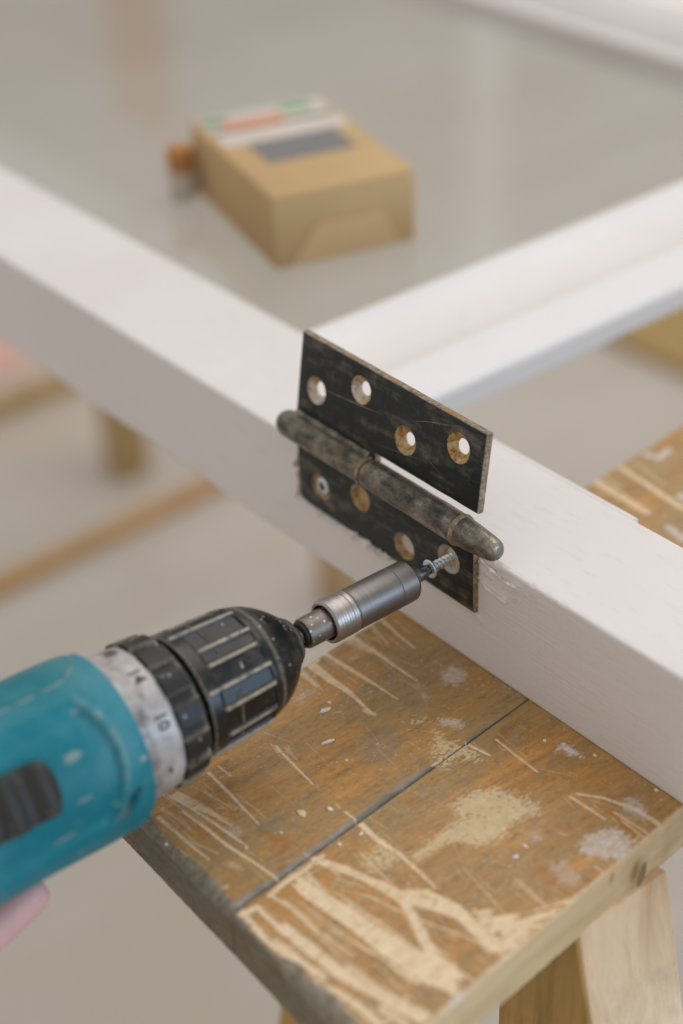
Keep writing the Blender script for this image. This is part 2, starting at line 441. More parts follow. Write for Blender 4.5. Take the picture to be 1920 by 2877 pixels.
def build_stile():
    xs = np.concatenate([np.arange(-1500, -140, 40.0), np.arange(-140, 210, 0.7), np.arange(210, 520, 40.0)])
    r = 1.3; a = np.linspace(0, np.pi / 2, 6)[1:-1]
    prof = [(0, z) for z in np.concatenate([[-H], np.arange(-H + 0.7, -r, 0.7)])]
    prof += [(r - r * math.cos(t), -r + r * math.sin(t)) for t in np.concatenate([[0], a, [np.pi / 2]])]
    prof += [(y, 0) for y in np.arange(r + 1.5, W - r, 1.5)]
    rb = 0.12
    prof += [(W - rb + rb * math.sin(t), -rb + rb * math.cos(t)) for t in np.concatenate([[0], a, [np.pi / 2]])]
    prof += [(W, -H)]
    prof = np.array(prof); n = len(prof); m = len(xs)
    X = np.repeat(xs[:, None], n, 1); Yv = np.repeat(prof[None, :, 0], m, 0).copy(); Zv = np.repeat(prof[None, :, 1], m, 0).copy()
    front = Yv < 0.001; corner = (Yv < r) & (Zv > -2.2)
    ridge = np.zeros_like(X)
    def seg(pts, w, h):
        nonlocal ridge
        for (x1, z1), (x2, z2) in zip(pts[:-1], pts[1:]):
            dx, dz = x2 - x1, z2 - z1
            t = np.clip(((X - x1) * dx + (Zv - z1) * dz) / (dx * dx + dz * dz), 0, 1)
            d = np.hypot(X - x1 - t * dx, Zv - z1 - t * dz) + 0.5 * (fbm(X * 0.9, Zv * 0.9, 3) - 0.5)
            ridge = np.maximum(ridge, h * sstep(w, w * 0.2, d))
    for pts, w, h in SILL: seg(pts, w, h)
    # soft waves of hand-planed timber and knocked arris
    wave = 0.25 * (fbm(X * 0.02, Zv * 0.05, 9) - 0.5) + 0.10 * (fbm(X * 0.3, Zv * 0.9, 12) - 0.5)
    chip = sstep(0.55, 0.8, fbm(X * 0.35, X * 0 + 3.3, 20)) * 0.7 + 0.25 * fbm(X * 1.1, Zv * 0.5, 24)
    near = sstep(-2, 2, X) * sstep(60, 20, X)
    Yv = np.where(front | corner, Yv - ridge * 1.35 + wave * (Zv < -2), Yv)
    Zv = np.where(corner, Zv - chip * (0.35 + 0.9 * near) * sstep(-2.2, 0, Zv), Zv)
    topm = (Zv > -0.01) & (~corner)
    Zv = np.where(topm, Zv + 0.12 * (fbm(X * 0.05, Yv * 0.1, 30) - 0.5), Zv)
    # bare ochre timber where old screws sat behind the lower leaf
    bare = np.zeros_like(X); dark = np.zeros_like(X)
    for (hx, hz, s) in ((-67.6, -8, 1.0), (-13.8, -9.7, 0.55), (-40.7, -17.7, 0.35)):
        bare = np.maximum(bare, s * sstep(6.5, 4.5, np.hypot(X - hx, Zv - hz)) * front)
    bare = np.maximum(bare, 0.9 * sstep(2.2, 1.0, np.hypot((X + 59) * 0.6, Zv + 30.0)) * front)
    scr = sstep(0.62, 0.74, fbm(X * 0.35, Zv * 1.1, 27, 4)) * sstep(-1, 4, X) * sstep(40, 24, X) * sstep(-17, -12, Zv) * front
    bare = np.maximum(bare, 0.35 * scr)
    dark = np.maximum(dark, 0.8 * sstep(1.0, 0.3, np.hypot((X - 3), (Yv - 3))) * topm)
    v = np.stack([X, Yv, Zv], -1).reshape(-1, 3)
    i = np.arange(m - 1)[:, None] * n; j = np.arange(n - 1)[None, :]
    q = np.stack([i + j, i + n + j, i + n + j + 1, i + j + 1], -1).reshape(-1, 4)
    k = np.arange(m - 1) * n
    q = np.concatenate([q, np.stack([k, k + n - 1, k + n + n - 1, k + n], -1)])
    col = np.stack([bare, dark, 1.0 * (front | corner), 1 + 0 * bare], -1).reshape(-1, 4)
    return from_data("stile", v, q, WHITE, sash, 180, cols={"mask": col})

SILL = [([(1.5, -3.2), (9, -4.5), (16, -6.0), (22, -3.5)], 0.9, 0.7), ([(0.8, -11), (6, -12.5), (16, -13.5)], 0.8, 0.55),
        ([(2, -6), (8, -8)], 1.0, 0.45), ([(-107.8, -8), (-108.6, -18), (-107.2, -26)], 1.5, 0.9), ([(-106, -29), (-88, -29.6), (-60, -29.4)], 1.0, 0.7),
        ([(-60, -29.4), (-30, -29.2), (2, -29.6)], 0.7, 0.35), ([(1.2, -14), (1.4, -29)], 0.6, 0.4), ([(1.0, -29), (2.6, -31.5)], 0.8, 0.6),
        ([(83, -27), (82, -32)], 0.5, 0.25), ([(82, -41), (82, -45)], 0.5, 0.2)]
build_stile()

def extrude_y(name, prof, y0, y1, mat, parent, bev=0.5, seg=2):
    bm = bmesh.new()
    a = [bm.verts.new((x, y0, z)) for x, z in prof]
    f = bm.faces.new(a)
    r = bmesh.ops.extrude_face_region(bm, geom=[f])
    for v in [g for g in r["geom"] if isinstance(g, bmesh.types.BMVert)]: v.co.y = y1
    if bev:
        es = [e for e in bm.edges if abs(e.verts[0].co.y - e.verts[1].co.y) > 1]
        bmesh.ops.bevel(bm, geom=es, offset=bev, segments=seg, affect='EDGES', profile=0.5)
    return from_bm(name, bm, mat, parent, 50)
extrude_y("rail", [(-184, 0.1), (-180.5, 0.1), (-178.5, -1.6), (-172, -4.6), (-163, -6.8), (-152, -8.0), (-142.2, -8.4), (-141.4, -7.4), (-137.2, -7.4), (-136.0, -8.2), (-131, -10.6), (-125, -13.2), (-119.0, -15.4), (-118.2, -18.0), (-150, -23.2), (-150, -52.5), (-184, -52.5)], W + 0.05, 1000, WHITE, sash, 0.45, 2)
def extrude_x(name, prof, x0, x1, mat, parent, bev=0.5, seg=2):
    bm = bmesh.new()
    f = bm.faces.new([bm.verts.new((x0, y, z)) for y, z in prof])
    r = bmesh.ops.extrude_face_region(bm, geom=[f])
    for v in [g for g in r["geom"] if isinstance(g, bmesh.types.BMVert)]: v.co.x = x1
    es = [e for e in bm.edges if abs(e.verts[0].co.x - e.verts[1].co.x) > 1]
    bmesh.ops.bevel(bm, geom=es, offset=bev, segments=seg, affect='EDGES', profile=0.5)
    return from_bm(name, bm, mat, parent, 50)
extrude_x("stile", [(511.5, -23.6), (511.8, -21.2), (516, -18.4), (521, -13.6), (524, -8.8), (524.6, -7.4), (529, -7.4), (530, -6.6), (534, -2.0), (536.5, 0), (596, 0), (596, -52.5), (538, -52.5), (538, -23.8)], -1500, 520, WHITE, sash, 0.5)
def m_glass():
    N = Nodes("dusty_window_glass")
    t = N.t; t.nodes.remove(N.b); out = t.nodes["Material Output"]
    fr = N.n("Fresnel", {"IOR": 1.6}); tr = N.n("BsdfTransparent", {"Color": (0.93, 0.95, 0.94, 1)}); gl = N.n("BsdfGlossy", {"Roughness": 0.03})
    m1 = N.n("MixShader"); N.set(m1.inputs[0], N.math('MULTIPLY', fr.outputs[0], 1.3)); N.set(m1.inputs[1], tr.outputs[0]); N.set(m1.inputs[2], gl.outputs[0])
    df = N.n("BsdfDiffuse", {"Color": (0.62, 0.60, 0.57, 1)})
    dust = N.math('ADD', 0.09, N.math('MULTIPLY', N.lev(N.noise(N.obj((9, 9, 9)), 1.0, 6, 0.65), 0.4, 0.75), 0.10))
    m2 = N.n("MixShader"); N.set(m2.inputs[0], dust); N.set(m2.inputs[1], m1.outputs[0]); N.set(m2.inputs[2], df.outputs[0])
    t.links.new(m2.outputs[0], out.inputs[0])
    return N.m
bm = bmesh.new()
bm.faces.new([bm.verts.new(q) for q in ((-1450, 58.7, -24.0), (-150.2, 58.7, -24.0), (-150.2, 520, -24.0), (-1450, 520, -24.0))])
GL = m_glass()
from_bm("glass_pane", bm, GL, sash, None)
BEADP = [(58.55, -0.06), (60.6, -0.06), (61.5, -0.5), (62.0, -1.5), (62.0, -9.0), (58.55, -9.0)]
extrude_x("glazing_bead", BEADP, -118.0, 24.0, WHITE, sash, 0.03, 1)
extrude_x("glazing_bead", BEADP, -1500, -184.3, WHITE, sash, 0.03, 1)

# ------------------------------------------------------------------ worn wooden sawhorse
STROKES = [
 (0.9, [(-18.4,-110.9,0.41),(-11.2,-110.6,0.36)]),
 (0.95, [(-17.7,-115.7,0.55),(-2.2,-116.6,0.41),(16.0,-118.1,0.27)]),
 (0.8, [(-15.4,-131.7,1.82),(-1.6,-127.7,1.07),(10.3,-125.7,0.32)]),
 (0.9, [(-14.2,-132.5,0.59),(7.1,-129.3,0.43),(21.9,-127.7,0.27)]),
 (0.95, [(-7.4,-134.3,0.59),(5.7,-133.0,0.55),(16.6,-132.7,0.5),(31.7,-130.4,0.46),(42.2,-129.1,0.41)]),
 (0.6, [(-13.4,-139.0,0.46),(4.5,-137.4,0.18)]),
 (0.9, [(-10.3,-142.8,0.59),(6.5,-142.2,0.41),(18.5,-141.5,0.23)]),
 (0.85, [(2.4,-148.0,0.59),(19.5,-147.3,0.23)]),
 (0.7, [(-9.7,-148.4,1.82),(0.6,-149.0,1.59),(9.0,-151.4,1.37)]),
 (0.5, [(2.7,-142.5,0.18),(18.5,-137.5,0.18)]),
 (0.6, [(32.4,-149.8,0.77),(32.7,-144.3,0.59)]),
 (0.35, [(25.3,-136.7,1.14),(29.6,-135.8,0.91)]),
 (0.95, [(45.8,-135.9,0.91),(44.2,-127.7,0.84),(43.6,-117.3,0.76),(43.1,-110.4,0.68)]),
 (1, [(46.5,-147.7,1.41),(60.3,-149.1,1.14),(69.2,-147.6,0.87),(83.9,-143.7,0.59)]),
 (0.95, [(47.3,-142.1,0.87),(58.5,-142.2,0.88),(68.4,-141.5,0.89),(83.7,-139.6,0.9),(94.5,-139.1,0.91)]),
 (0.95, [(47.0,-148.1,1.0),(47.3,-142.1,0.91)]),
 (0.8, [(45.9,-135.4,0.55),(55.2,-134.0,0.47),(69.1,-133.5,0.39),(85.0,-131.2,0.32)]),
 (0.6, [(43.3,-120.0,0.36),(53.9,-121.4,0.36),(66.6,-120.0,0.36)]),
 (0.95, [(42.7,-113.9,1.28),(52.9,-109.1,1.4),(65.8,-104.9,1.53),(74.5,-103.4,1.66),(84.7,-97.3,1.79),(93.7,-93.4,1.92),(111.9,-94.1,2.05)]),
 (0.95, [(39.8,-90.9,0.96),(48.9,-91.8,0.81),(59.6,-90.5,0.66),(71.0,-91.2,0.51),(79.5,-92.0,0.36)]),
 (0.6, [(50.3,-100.3,0.32),(61.5,-101.2,0.34),(73.9,-102.2,0.36)]),
 (0.95, [(77.3,-104.0,1.37),(90.8,-108.6,1.59),(100.0,-112.1,1.82),(108.5,-111.0,2.05)]),
 (0.95, [(73.7,-101.5,0.91),(79.1,-95.3,1.14),(91.4,-92.4,1.37)]),
 (0.7, [(66.6,-111.5,0.36),(79.6,-107.8,0.32)]),
 (0.75, [(85.1,-106.0,0.36),(105.9,-97.4,0.39),(111.6,-97.9,0.41)]),
 (1, [(60.3,-141.0,1.59),(73.5,-140.1,1.59),(88.0,-139.0,1.59),(102.0,-135.5,1.59),(117.2,-131.9,1.59)]),
 (0.95, [(66.8,-146.0,1.0),(80.2,-145.4,0.84),(85.4,-144.6,0.68)]),
 (0.95, [(84.2,-148.5,1.37),(95.9,-144.2,1.29),(106.0,-143.3,1.21),(111.0,-143.1,1.14)]),
 (0.8, [(87.3,-135.5,1.05),(100.3,-134.1,1.0),(110.8,-131.9,0.96),(117.8,-129.6,0.91)]),
 (0.7, [(43.8,-119.5,0.36),(60.1,-120.9,0.32)]),
 (0.7, [(43.0,-113.6,0.46),(53.4,-112.4,0.32)]),
 (0.7, [(54.2,-114.3,0.23),(63.5,-109.5,0.18)]),
 (0.5, [(51.2,-134.0,0.41),(70.7,-134.5,0.41),(87.3,-135.5,0.41)]),
 (0.9, [(31.2,-91.3,0.36),(36.1,-91.0,0.32)]),
 (0.5, [(25.8,-91.2,0.32),(28.3,-91.5,0.27)]),
 (0.7, [(112.1,-141.9,0.46),(108.4,-129.8,0.46)]),
 (0.8, [(106.7,-138.4,1.14),(116.5,-136.8,0.91)]),
 (0.75, [(-47.9,-8.7,0.82),(-32.7,-10.8,0.55),(-23.6,-11.2,0.27)]),
 (0.85, [(-46.8,-25.3,1.14),(-30.8,-24.6,0.85),(-16.9,-24.5,0.56),(-7.6,-24.2,0.27)]),
 (0.4, [(-47.3,-14.9,0.91),(-32.6,-17.3,0.36)]),
 (0.6, [(-49.8,-28.6,1.14),(-32.2,-26.2,0.46)]),
 (0.8, [(-47.2,-40.4,1.05),(-32.3,-39.3,0.77),(-17.5,-37.9,0.5),(-3.7,-37.2,0.23)]),
 (0.85, [(-48.8,-48.8,2.05),(-30.6,-48.9,1.47),(-18.9,-48.2,0.9),(-4.1,-49.8,0.32)]),
 (0.8, [(-49.5,-49.6,2.73),(-43.5,-45.4,1.37)]),
 (0.6, [(-43.4,-54.4,1.14),(-30.5,-55.1,0.68)]),
 (0.95, [(-13.1,-88.3,0.59),(-6.9,-89.2,0.47),(2.3,-90.1,0.35),(12.2,-91.0,0.23)]),
 (0.5, [(-10.5,-86.5,0.18),(-2.1,-87.2,0.18)]),
 (0.5, [(-7.0,-50.7,0.91),(-2.8,-49.5,0.68)]),
 (0.95, [(32.4,-34.8,0.45),(42.6,-32.8,0.35)]),
 (0.9, [(38.0,-24.9,0.45),(48.2,-25.6,0.38),(60.6,-26.1,0.31)]),
 (0.8, [(77.8,-26.5,0.56),(84.5,-26.1,0.45),(93.2,-25.7,0.35)]),
 (0.85, [(78.1,-23.7,0.42),(85.9,-18.1,0.54),(96.3,-14.3,0.65),(108.2,-13.4,0.77)]),
 (0.7, [(93.4,-20.7,0.35),(108.1,-19.7,0.42)]),
 (0.7, [(98.2,-21.6,0.35),(109.7,-22.5,0.35)]),
 (0.7, [(107.6,-26.5,0.49),(106.9,-22.6,0.35)]),
 (0.5, [(88.3,-42.3,0.35),(90.1,-41.1,0.28)]),
 (0.6, [(107.5,-44.8,0.42),(111.4,-44.8,0.35)]),
 (0.35, [(79.1,-78.8,0.35),(105.7,-82.9,0.35)]),
 (0.4, [(95.3,-69.0,0.84),(108.2,-70.1,0.7)]),
]
PATCHES = [
 ('c', 1, [(45.6,-126.2),(49.2,-122.0),(59.1,-121.2),(65.9,-118.0),(73.7,-117.4),(79.4,-116.3),(95.6,-112.9),(99.8,-110.7),(109.1,-110.4),(114.4,-109.4),(117.3,-117.8),(111.5,-121.2),(102.6,-124.7),(93.2,-125.2),(84.1,-126.1),(73.4,-125.9),(60.5,-127.0),(50.7,-127.9)]),
 ('c', 0.9, [(92.7,-89.4),(102.6,-83.6),(108.4,-79.8),(111.0,-69.0),(112.2,-63.4),(114.1,-75.9),(115.6,-96.0),(109.4,-91.0),(100.8,-91.3)]),
 ('y', 1, [(53.1,-61.9),(52.5,-50.3),(57.2,-42.5),(66.5,-40.1),(75.2,-41.5),(74.4,-52.8),(76.8,-57.1),(75.2,-67.4),(71.2,-69.6),(66.0,-75.5),(65.9,-87.8),(62.6,-88.7),(60.1,-73.0),(60.2,-63.4)]),
 ('y', 0.5, [(63.3,-38.1),(72.4,-36.7),(78.4,-39.5),(76.2,-43.5),(71.6,-44.1)]),
 ('y', 0.65, [(23.5,-44.9),(18.6,-37.9),(26.9,-39.2),(32.9,-34.2),(43.6,-36.9),(36.6,-43.9),(38.4,-49.6),(33.6,-52.4)]),
 ('y', 0.6, [(52.8,-102.8),(50.1,-92.2),(62.4,-90.4),(62.8,-94.5),(61.5,-99.0),(59.3,-104.5)]),
 ('y', 0.5, [(7.6,-44.9),(8.0,-39.0),(12.0,-36.3),(13.1,-41.4)]),
 ('w', 1, [(56.8,-12.7),(55.4,-8.7),(56.8,-7.4),(60.2,-7.6),(65.4,-8.1),(61.4,-11.0),(58.6,-10.3)]),
 ('w', 0.75, [(96.9,-41.8),(95.4,-37.3),(97.6,-26.2),(103.8,-25.5),(109.2,-27.7),(110.5,-36.8),(103.5,-42.6),(99.8,-43.8)]),
 ('w', 0.55, [(95.1,-17.2),(91.0,-13.9),(92.4,-9.0),(100.4,-11.2),(103.0,-16.2)]),
 ('w', 0.55, [(-0.6,-17.6),(-5.3,-12.7),(-5.4,-7.7),(0.3,-6.4),(4.4,-9.4),(5.0,-15.0)]),
 ('w', 0.65, [(17.0,-35.5),(15.0,-33.0),(20.3,-27.6),(25.0,-27.7),(24.7,-30.9),(20.8,-33.5)]),
 ('w', 0.35, [(-5.5,-28.1),(-5.9,-24.9),(2.4,-26.7),(4.5,-29.2),(-0.0,-29.4)]),
 ('w', 0.4, [(-26.4,-69.0),(-32.5,-63.5),(-30.6,-57.7),(-26.6,-56.9),(-28.2,-63.6)]),
 ('w', 0.35, [(-36.0,-35.6),(-37.2,-30.4),(-34.1,-30.9),(-33.2,-35.1)]),
 ('w', 0.5, [(9.8,-128.3),(12.1,-124.6),(15.2,-125.2),(16.1,-128.2),(13.5,-129.2)]),
 ('w', 0.3, [(81.5,-51.7),(81.7,-46.8),(86.7,-48.8),(85.8,-52.9)]),
 ('w', 0.35, [(96.2,-56.2),(98.5,-50.6),(107.7,-51.9),(109.7,-57.0),(104.5,-58.6)]),
 ('w', 0.8, [(120.2,-122.7),(117.5,-119.2),(117.8,-114.8),(120.6,-114.0),(122.2,-117.1),(122.1,-122.2)]),
 ('g', 0.6, [(4.6,-62.4),(2.6,-55.4),(5.4,-49.8),(13.5,-50.0),(20.3,-57.2),(22.2,-64.1),(16.5,-68.3),(9.3,-66.3)]),
 ('g', 0.8, [(16.0,-118.1),(19.6,-112.4),(22.5,-112.8),(23.0,-116.2),(18.9,-117.9)]),
 ('g', 0.5, [(-5.2,-35.2),(1.4,-32.7),(10.1,-31.4),(11.4,-34.7),(6.8,-37.5),(-2.0,-36.6)]),
 ('g', 0.4, [(39.2,-61.3),(46.9,-59.2),(51.8,-61.7),(47.3,-63.6)]),
 ('o', 0.35, [(94.6,-62.5),(92.5,-57.5),(104.0,-56.1),(111.0,-55.4),(111.0,-61.2),(101.5,-63.4)]),
 ('o', 0.6, [(18.2,-119.7),(27.7,-115.0),(31.4,-114.9),(32.1,-119.0),(25.5,-120.5)]),
 ('o', 0.5, [(41.2,-71.4),(41.0,-67.4),(43.9,-67.4),(44.3,-72.2)]),
 ('o', 0.5, [(8.7,-62.4),(10.3,-60.6),(11.4,-62.2)]),
 ('o', 0.4, [(38.8,-29.3),(33.6,-13.7),(35.3,-9.9),(41.8,-25.8)]),
 ('o', 0.6, [(92.0,-22.4),(92.7,-20.0),(110.4,-23.3),(109.2,-26.2)]),
 ('o', 0.5, [(16.2,-139.3),(18.8,-138.3),(20.6,-140.2),(18.5,-141.5)]),
]
FLAKES = [
  (-16.9, -61.9, 2.3, 5.1) ,
  (-19.4, -58.0, 2.1, 1.4) ,
  (-2.1, -72.4, 1.5, 6.3) ,
  (10.4, -74.1, 1.4, 1.9) ,
  (21.7, -103.7, 3.9, 3.1) ,
  (26.7, -94.8, 2.1, 1.9) ,
  (43.3, -94.2, 1.6, 1.9) ,
  (42.5, -103.3, 1.6, 1.7) ,
  (84.8, -55.9, 2.5, 0.9) ,
  (86.7, -61.9, 1.7, 2.1) ,
  (50.4, -12.3, 1.5, 1.6) ,
  (68.1, -4.3, 1.8, 1.2) ,
  (95.4, -1.5, 1.7, 1.4) ,
  (22.7, -128.6, 1.2, 1.1) ,
  (24.6, -115.0, 1.5, 1.1) ,
  (2.5, -148.4, 0.8, 1.3) ,
]

saw = thing("sawhorse", (30, 150, FZ), "paint-spattered scratched wooden sawhorse carrying the white sash", "sawhorse")

def poly_dist(X, Y, poly):
    """signed distance to a polygon, negative inside"""
    P = np.array(poly, float); d = np.full(X.shape, 1e9); ins = np.zeros(X.shape, bool)
    for (x1, y1), (x2, y2) in zip(P, np.roll(P, -1, 0)):
        dx, dy = x2 - x1, y2 - y1
        t = np.clip(((X - x1) * dx + (Y - y1) * dy) / (dx * dx + dy * dy + 1e-9), 0, 1)
        d = np.minimum(d, np.hypot(X - x1 - t * dx, Y - y1 - t * dy))
        ins ^= ((y1 > Y) != (y2 > Y)) & (X < (x2 - x1) * (Y - y1) / (y2 - y1 + 1e-12) + x1)
    return np.where(ins, -d, d)

SEGS = []
_r = random.Random(5)
for _k, (_s, _p) in enumerate(STROKES):
    for (xa, ya, wa), (xb, yb, wb) in zip(_p[:-1], _p[1:]):
        SEGS.append((_s, xa, ya, wa * 1.15 + 0.04, xb, yb, wb * 1.15 + 0.04, _k))
    (xa, ya, wa), (xb, yb, wb) = _p[0], _p[-1]
    L = math.hypot(xb - xa, yb - ya)
    if L < 8: continue
    nx, ny = (yb - ya) / L, -(xb - xa) / L
    for _ in range(3 if wa < 0.8 else 6):      # hairline companions of each scratch
        o = _r.gauss(0, 1.0 + 1.5 * wa); t0 = _r.uniform(-0.1, 0.6); t1 = t0 + _r.uniform(0.15, 0.55); q = _r.gauss(0, 0.04)
        SEGS.append((_r.uniform(0.35, 0.85), xa + (xb - xa) * t0 + nx * o, ya + (yb - ya) * t0 + ny * o, 0.16,
                     xa + (xb - xa) * t1 + nx * (o + q * L), ya + (yb - ya) * t1 + ny * (o + q * L), 0.05, _k + 3))
_d = STROKES[13][1]; _an = math.atan2(_d[-1][1] - _d[0][1], _d[-1][0] - _d[0][0])
for _ in range(60):                            # dense saw marks on the near end of the right plank
    xa = _r.uniform(42, 100); ya = _r.uniform(-150, -112); an = _r.gauss(_an, 0.10); L = _r.uniform(6, 30)
    SEGS.append((_r.uniform(0.4, 0.95), xa, ya, _r.uniform(0.08, 0.32), xa + L * math.cos(an), ya + L * math.sin(an), 0.05, _ % 5))
for _ in range(26):                            # and on the near end of the left plank
    xa = _r.uniform(-32, 10); ya = _r.uniform(-150, -118); an = _r.gauss(_an + 0.02, 0.12); L = _r.uniform(5, 18)
    SEGS.append((_r.uniform(0.35, 0.85), xa, ya, _r.uniform(0.08, 0.26), xa + L * math.cos(an), ya + L * math.sin(an), 0.05, _ % 5))
for _ in range(70):                            # stray hairlines all over
    xa = _r.uniform(-30, 112); ya = _r.uniform(-148, -5); an = _r.gauss(math.radians(10), 0.25); L = _r.uniform(3, 16)
    SEGS.append((_r.uniform(0.25, 0.6), xa, ya, 0.12, xa + L * math.cos(an), ya + L * math.sin(an), 0.04, 2))

def saw_end(u):
    return -150.5 - 0.035 * (u - 40)

def build_plank(u0, u1, seed, is_left):
    us = np.linspace(u0, u1, int((u1 - u0) / 0.4) + 1)
    ys = np.concatenate([np.arange(0, 165, 0.4), np.arange(165, 220, 1.5), np.arange(220, 420, 0.9), np.arange(420, 791, 5.0)])  # distance from the cut end
    Uv, D = np.meshgrid(us, ys, indexing='ij')
    Yw = saw_end(Uv) + D
    Xw = Uv - 0.1 * (Yw + 151)
    # edges: worn, chipped
    n_end = 0.75 * fbm(Uv * 0.045 + 3.1 * seed, Uv * 0 + seed, 31 + seed, 2) + 0.25 * fbm(Uv * 0.5, Uv * 0 + seed, 35 + seed, 3)
    r_end = (1.6 + 5.5 * sstep(0.35, 0.75, n_end)) if not is_left else (1.2 + 3.5 * sstep(0.4, 0.75, n_end))
    def drop(d, r):
        q = np.clip(r - d, 0, None); return r - np.sqrt(np.clip(r * r - q * q, 0, None))
    z = np.zeros_like(Uv)
    z -= drop(D, r_end) * 0.85
    gl = (2.6 + 1.8 * fbm(D * 0.05, D * 0, 40 + seed)) * (0.35 + 0.65 * sstep(112, 88, D))
    inner = (u1 - Uv) if is_left else (Uv - u0)
    outer = (Uv - u0) if is_left else (u1 - Uv)
    z -= drop(inner, gl if is_left else np.full_like(gl, 0.5)) * (0.7 if is_left else 1)
    z -= drop(outer, 1.2 + 1.5 * fbm(D * 0.06, D * 0, 44 + seed))
    # scratches and spatter
    warp = 0.9 * (fbm(Xw * 0.9, Yw * 0.35, 5, 3) - 0.5)
    fib = fbm(Xw * 2.2, Yw * 0.28, 6, 3)          # along the grain
    jag = fbm(Xw * 2.6, Yw * 0.7, 8, 4) - 0.5
    cream = np.zeros_like(Uv)
    for s, x1, y1, w1, x2, y2, w2, sd in SEGS:
        pad = max(w1, w2) * 1.6 + 2.5
        lo = (Xw > min(x1, x2) - pad) & (Xw < max(x1, x2) + pad) & (Yw > min(y1, y2) - pad) & (Yw < max(y1, y2) + pad)
        if not lo.any(): continue
        X_, Y_ = Xw[lo], Yw[lo]; dx, dy = x2 - x1, y2 - y1; L = math.hypot(dx, dy)
        t = np.clip(((X_ - x1) * dx + (Y_ - y1) * dy) / (L * L), 0, 1)
        w = w1 + (w2 - w1) * t
        # the saw and knife marks run straight: streaks follow each stroke
        lon = (X_ * dx + Y_ * dy) / L; per = (X_ * dy - Y_ * dx) / L
        strk = fbm(per * 1.9 + 31, lon * 0.045 + 7, 8 + sd % 5, 4) - 0.5
        d = np.hypot(X_ - x1 - t * dx, Y_ - y1 - t * dy) + strk * (0.2 + 1.05 * w) + jag[lo] * (0.15 + 0.45 * np.minimum(w, 1.2))
        cream[lo] = np.maximum(cream[lo], s * sstep(w + 0.30, w - 0.28, d))
    yel = np.zeros_like(cream); whi = np.zeros_like(cream); gre = np.zeros_like(cream); ora = np.zeros_like(cream)
    worm = fbm(Xw * 1.3, Yw * 0.9, 14, 5)
    for kind, s, poly in PATCHES:
        P = np.array(poly); pad = 6
        lo = (Xw > P[:, 0].min() - pad) & (Xw < P[:, 0].max() + pad) & (Yw > P[:, 1].min() - pad) & (Yw < P[:, 1].max() + pad)
        if not lo.any(): continue
        d = poly_dist(Xw[lo], Yw[lo], poly)
        if kind == 'c':
            pc = P - P.mean(0); ev = np.linalg.eigh(pc.T @ pc)[1][:, 1]
            lon = Xw[lo] * ev[0] + Yw[lo] * ev[1]; per = Xw[lo] * ev[1] - Yw[lo] * ev[0]
            strk = fbm(per * 1.3 + 11, lon * 0.05 + 3, 21, 4) - 0.5
            mk = s * sstep(0.5, -0.4, d + 9.0 * strk + 3.2 * jag[lo]); cream[lo] = np.maximum(cream[lo], mk)
        elif kind == 'y':
            mk = sstep(1.2, -1.6, d + 6.5 * jag[lo] + 5.0 * (fib[lo] - 0.5)) * sstep(0.62 - 0.34 * s, 0.74 - 0.36 * s, worm[lo] + 0.25 * (fib[lo] - 0.5) + np.clip(-d, 0, 6) * 0.012); yel[lo] = np.maximum(yel[lo], 0.9 * mk)
        elif kind == 'w':
            mk = s * sstep(0.9, -1.2, d + 6.0 * jag[lo] + 3.0 * (worm[lo] - 0.5)) * (0.55 + 0.45 * sstep(0.3, 0.55, worm[lo]) if s < 0.9 else 1); whi[lo] = np.maximum(whi[lo], mk)
        elif kind == 'g':
            mk = 0.75 * s * sstep(1.5, -2.0, d + 9 * jag[lo] + 5 * (worm[lo] - 0.5)); gre[lo] = np.maximum(gre[lo], mk)
        else:
            mk = s * sstep(1.5, -1.5, d + 3 * jag[lo]); ora[lo] = np.maximum(ora[lo], mk)
    # random small wear everywhere, also on the far half of the horse
    scat = sstep(0.66, 0.74, fbm(Xw * 0.8, Yw * 0.55, 50, 5)) * 0.5
    whi = np.maximum(whi, 0.6 * sstep(0.74, 0.78, fbm(Xw * 1.3 + 40, Yw * 1.1, 53, 4)) * sstep(0.45, 0.62, fbm(Xw * 0.06, Yw * 0.05, 56, 3)))
    gre = np.maximum(gre, scat)
    for (x1, y1, x2, y2, w, s) in FARSTROKES:
        dx, dy = x2 - x1, y2 - y1
        t = np.clip(((Xw - x1) * dx + (Yw - y1) * dy) / (dx * dx + dy * dy), 0, 1)
        d = np.hypot(Xw - x1 - t * dx, Yw - y1 - t * dy) + 2 * w * jag
        mk = abs(s) * sstep(w + 0.4, w - 0.6, d)
        if s > 0: cream = np.maximum(cream, mk)
        else: whi = np.maximum(whi, mk)
    cream = cream * (0.84 + 0.16 * sstep(0.34, 0.46, fib)) * (1 - 0.40 * sstep(0.62, 0.70, fbm(Xw * 1.1, Yw * 0.5, 37, 4)))
    # varnish lost on the worn edges
    endw = sstep(r_end * 0.85 + 0.9, r_end * 0.85 - 0.4, D + 2.6 * jag)
    edge = sstep(gl * 0.9 + 0.5, gl * 0.6, inner + 0.9 * jag) if is_left else sstep(0.9, 0.2, inner + 0.5 * jag) * 0.8
    mid = sstep(150, 120, D) if is_left else 1.0
    gre = np.maximum(gre, np.maximum(endw * 0.95, edge * (0.9 * mid + 0.1 if is_left else 1.0)))
    lipc = sstep(1.6, 0.6, outer + 0.9 * jag) * 0.75
    cream = np.maximum(cream * (1 - 0.9 * endw), lipc * (1 - endw))
    dark = sstep(0.45, 0.1, inner) * 0.5 * sstep(0.35, 0.6, fbm(D * 0.06, D * 0 + 2.0, 58, 3))
    fl = sstep(4.0, 2.0, D) * sstep(0.55, 0.7, fbm(Uv * 0.3 + 9, D * 0.3, 60, 3))
    z -= 0.35 * cream * (0.6 + 0.8 * fib) - 0.22 * yel - 0.22 * whi
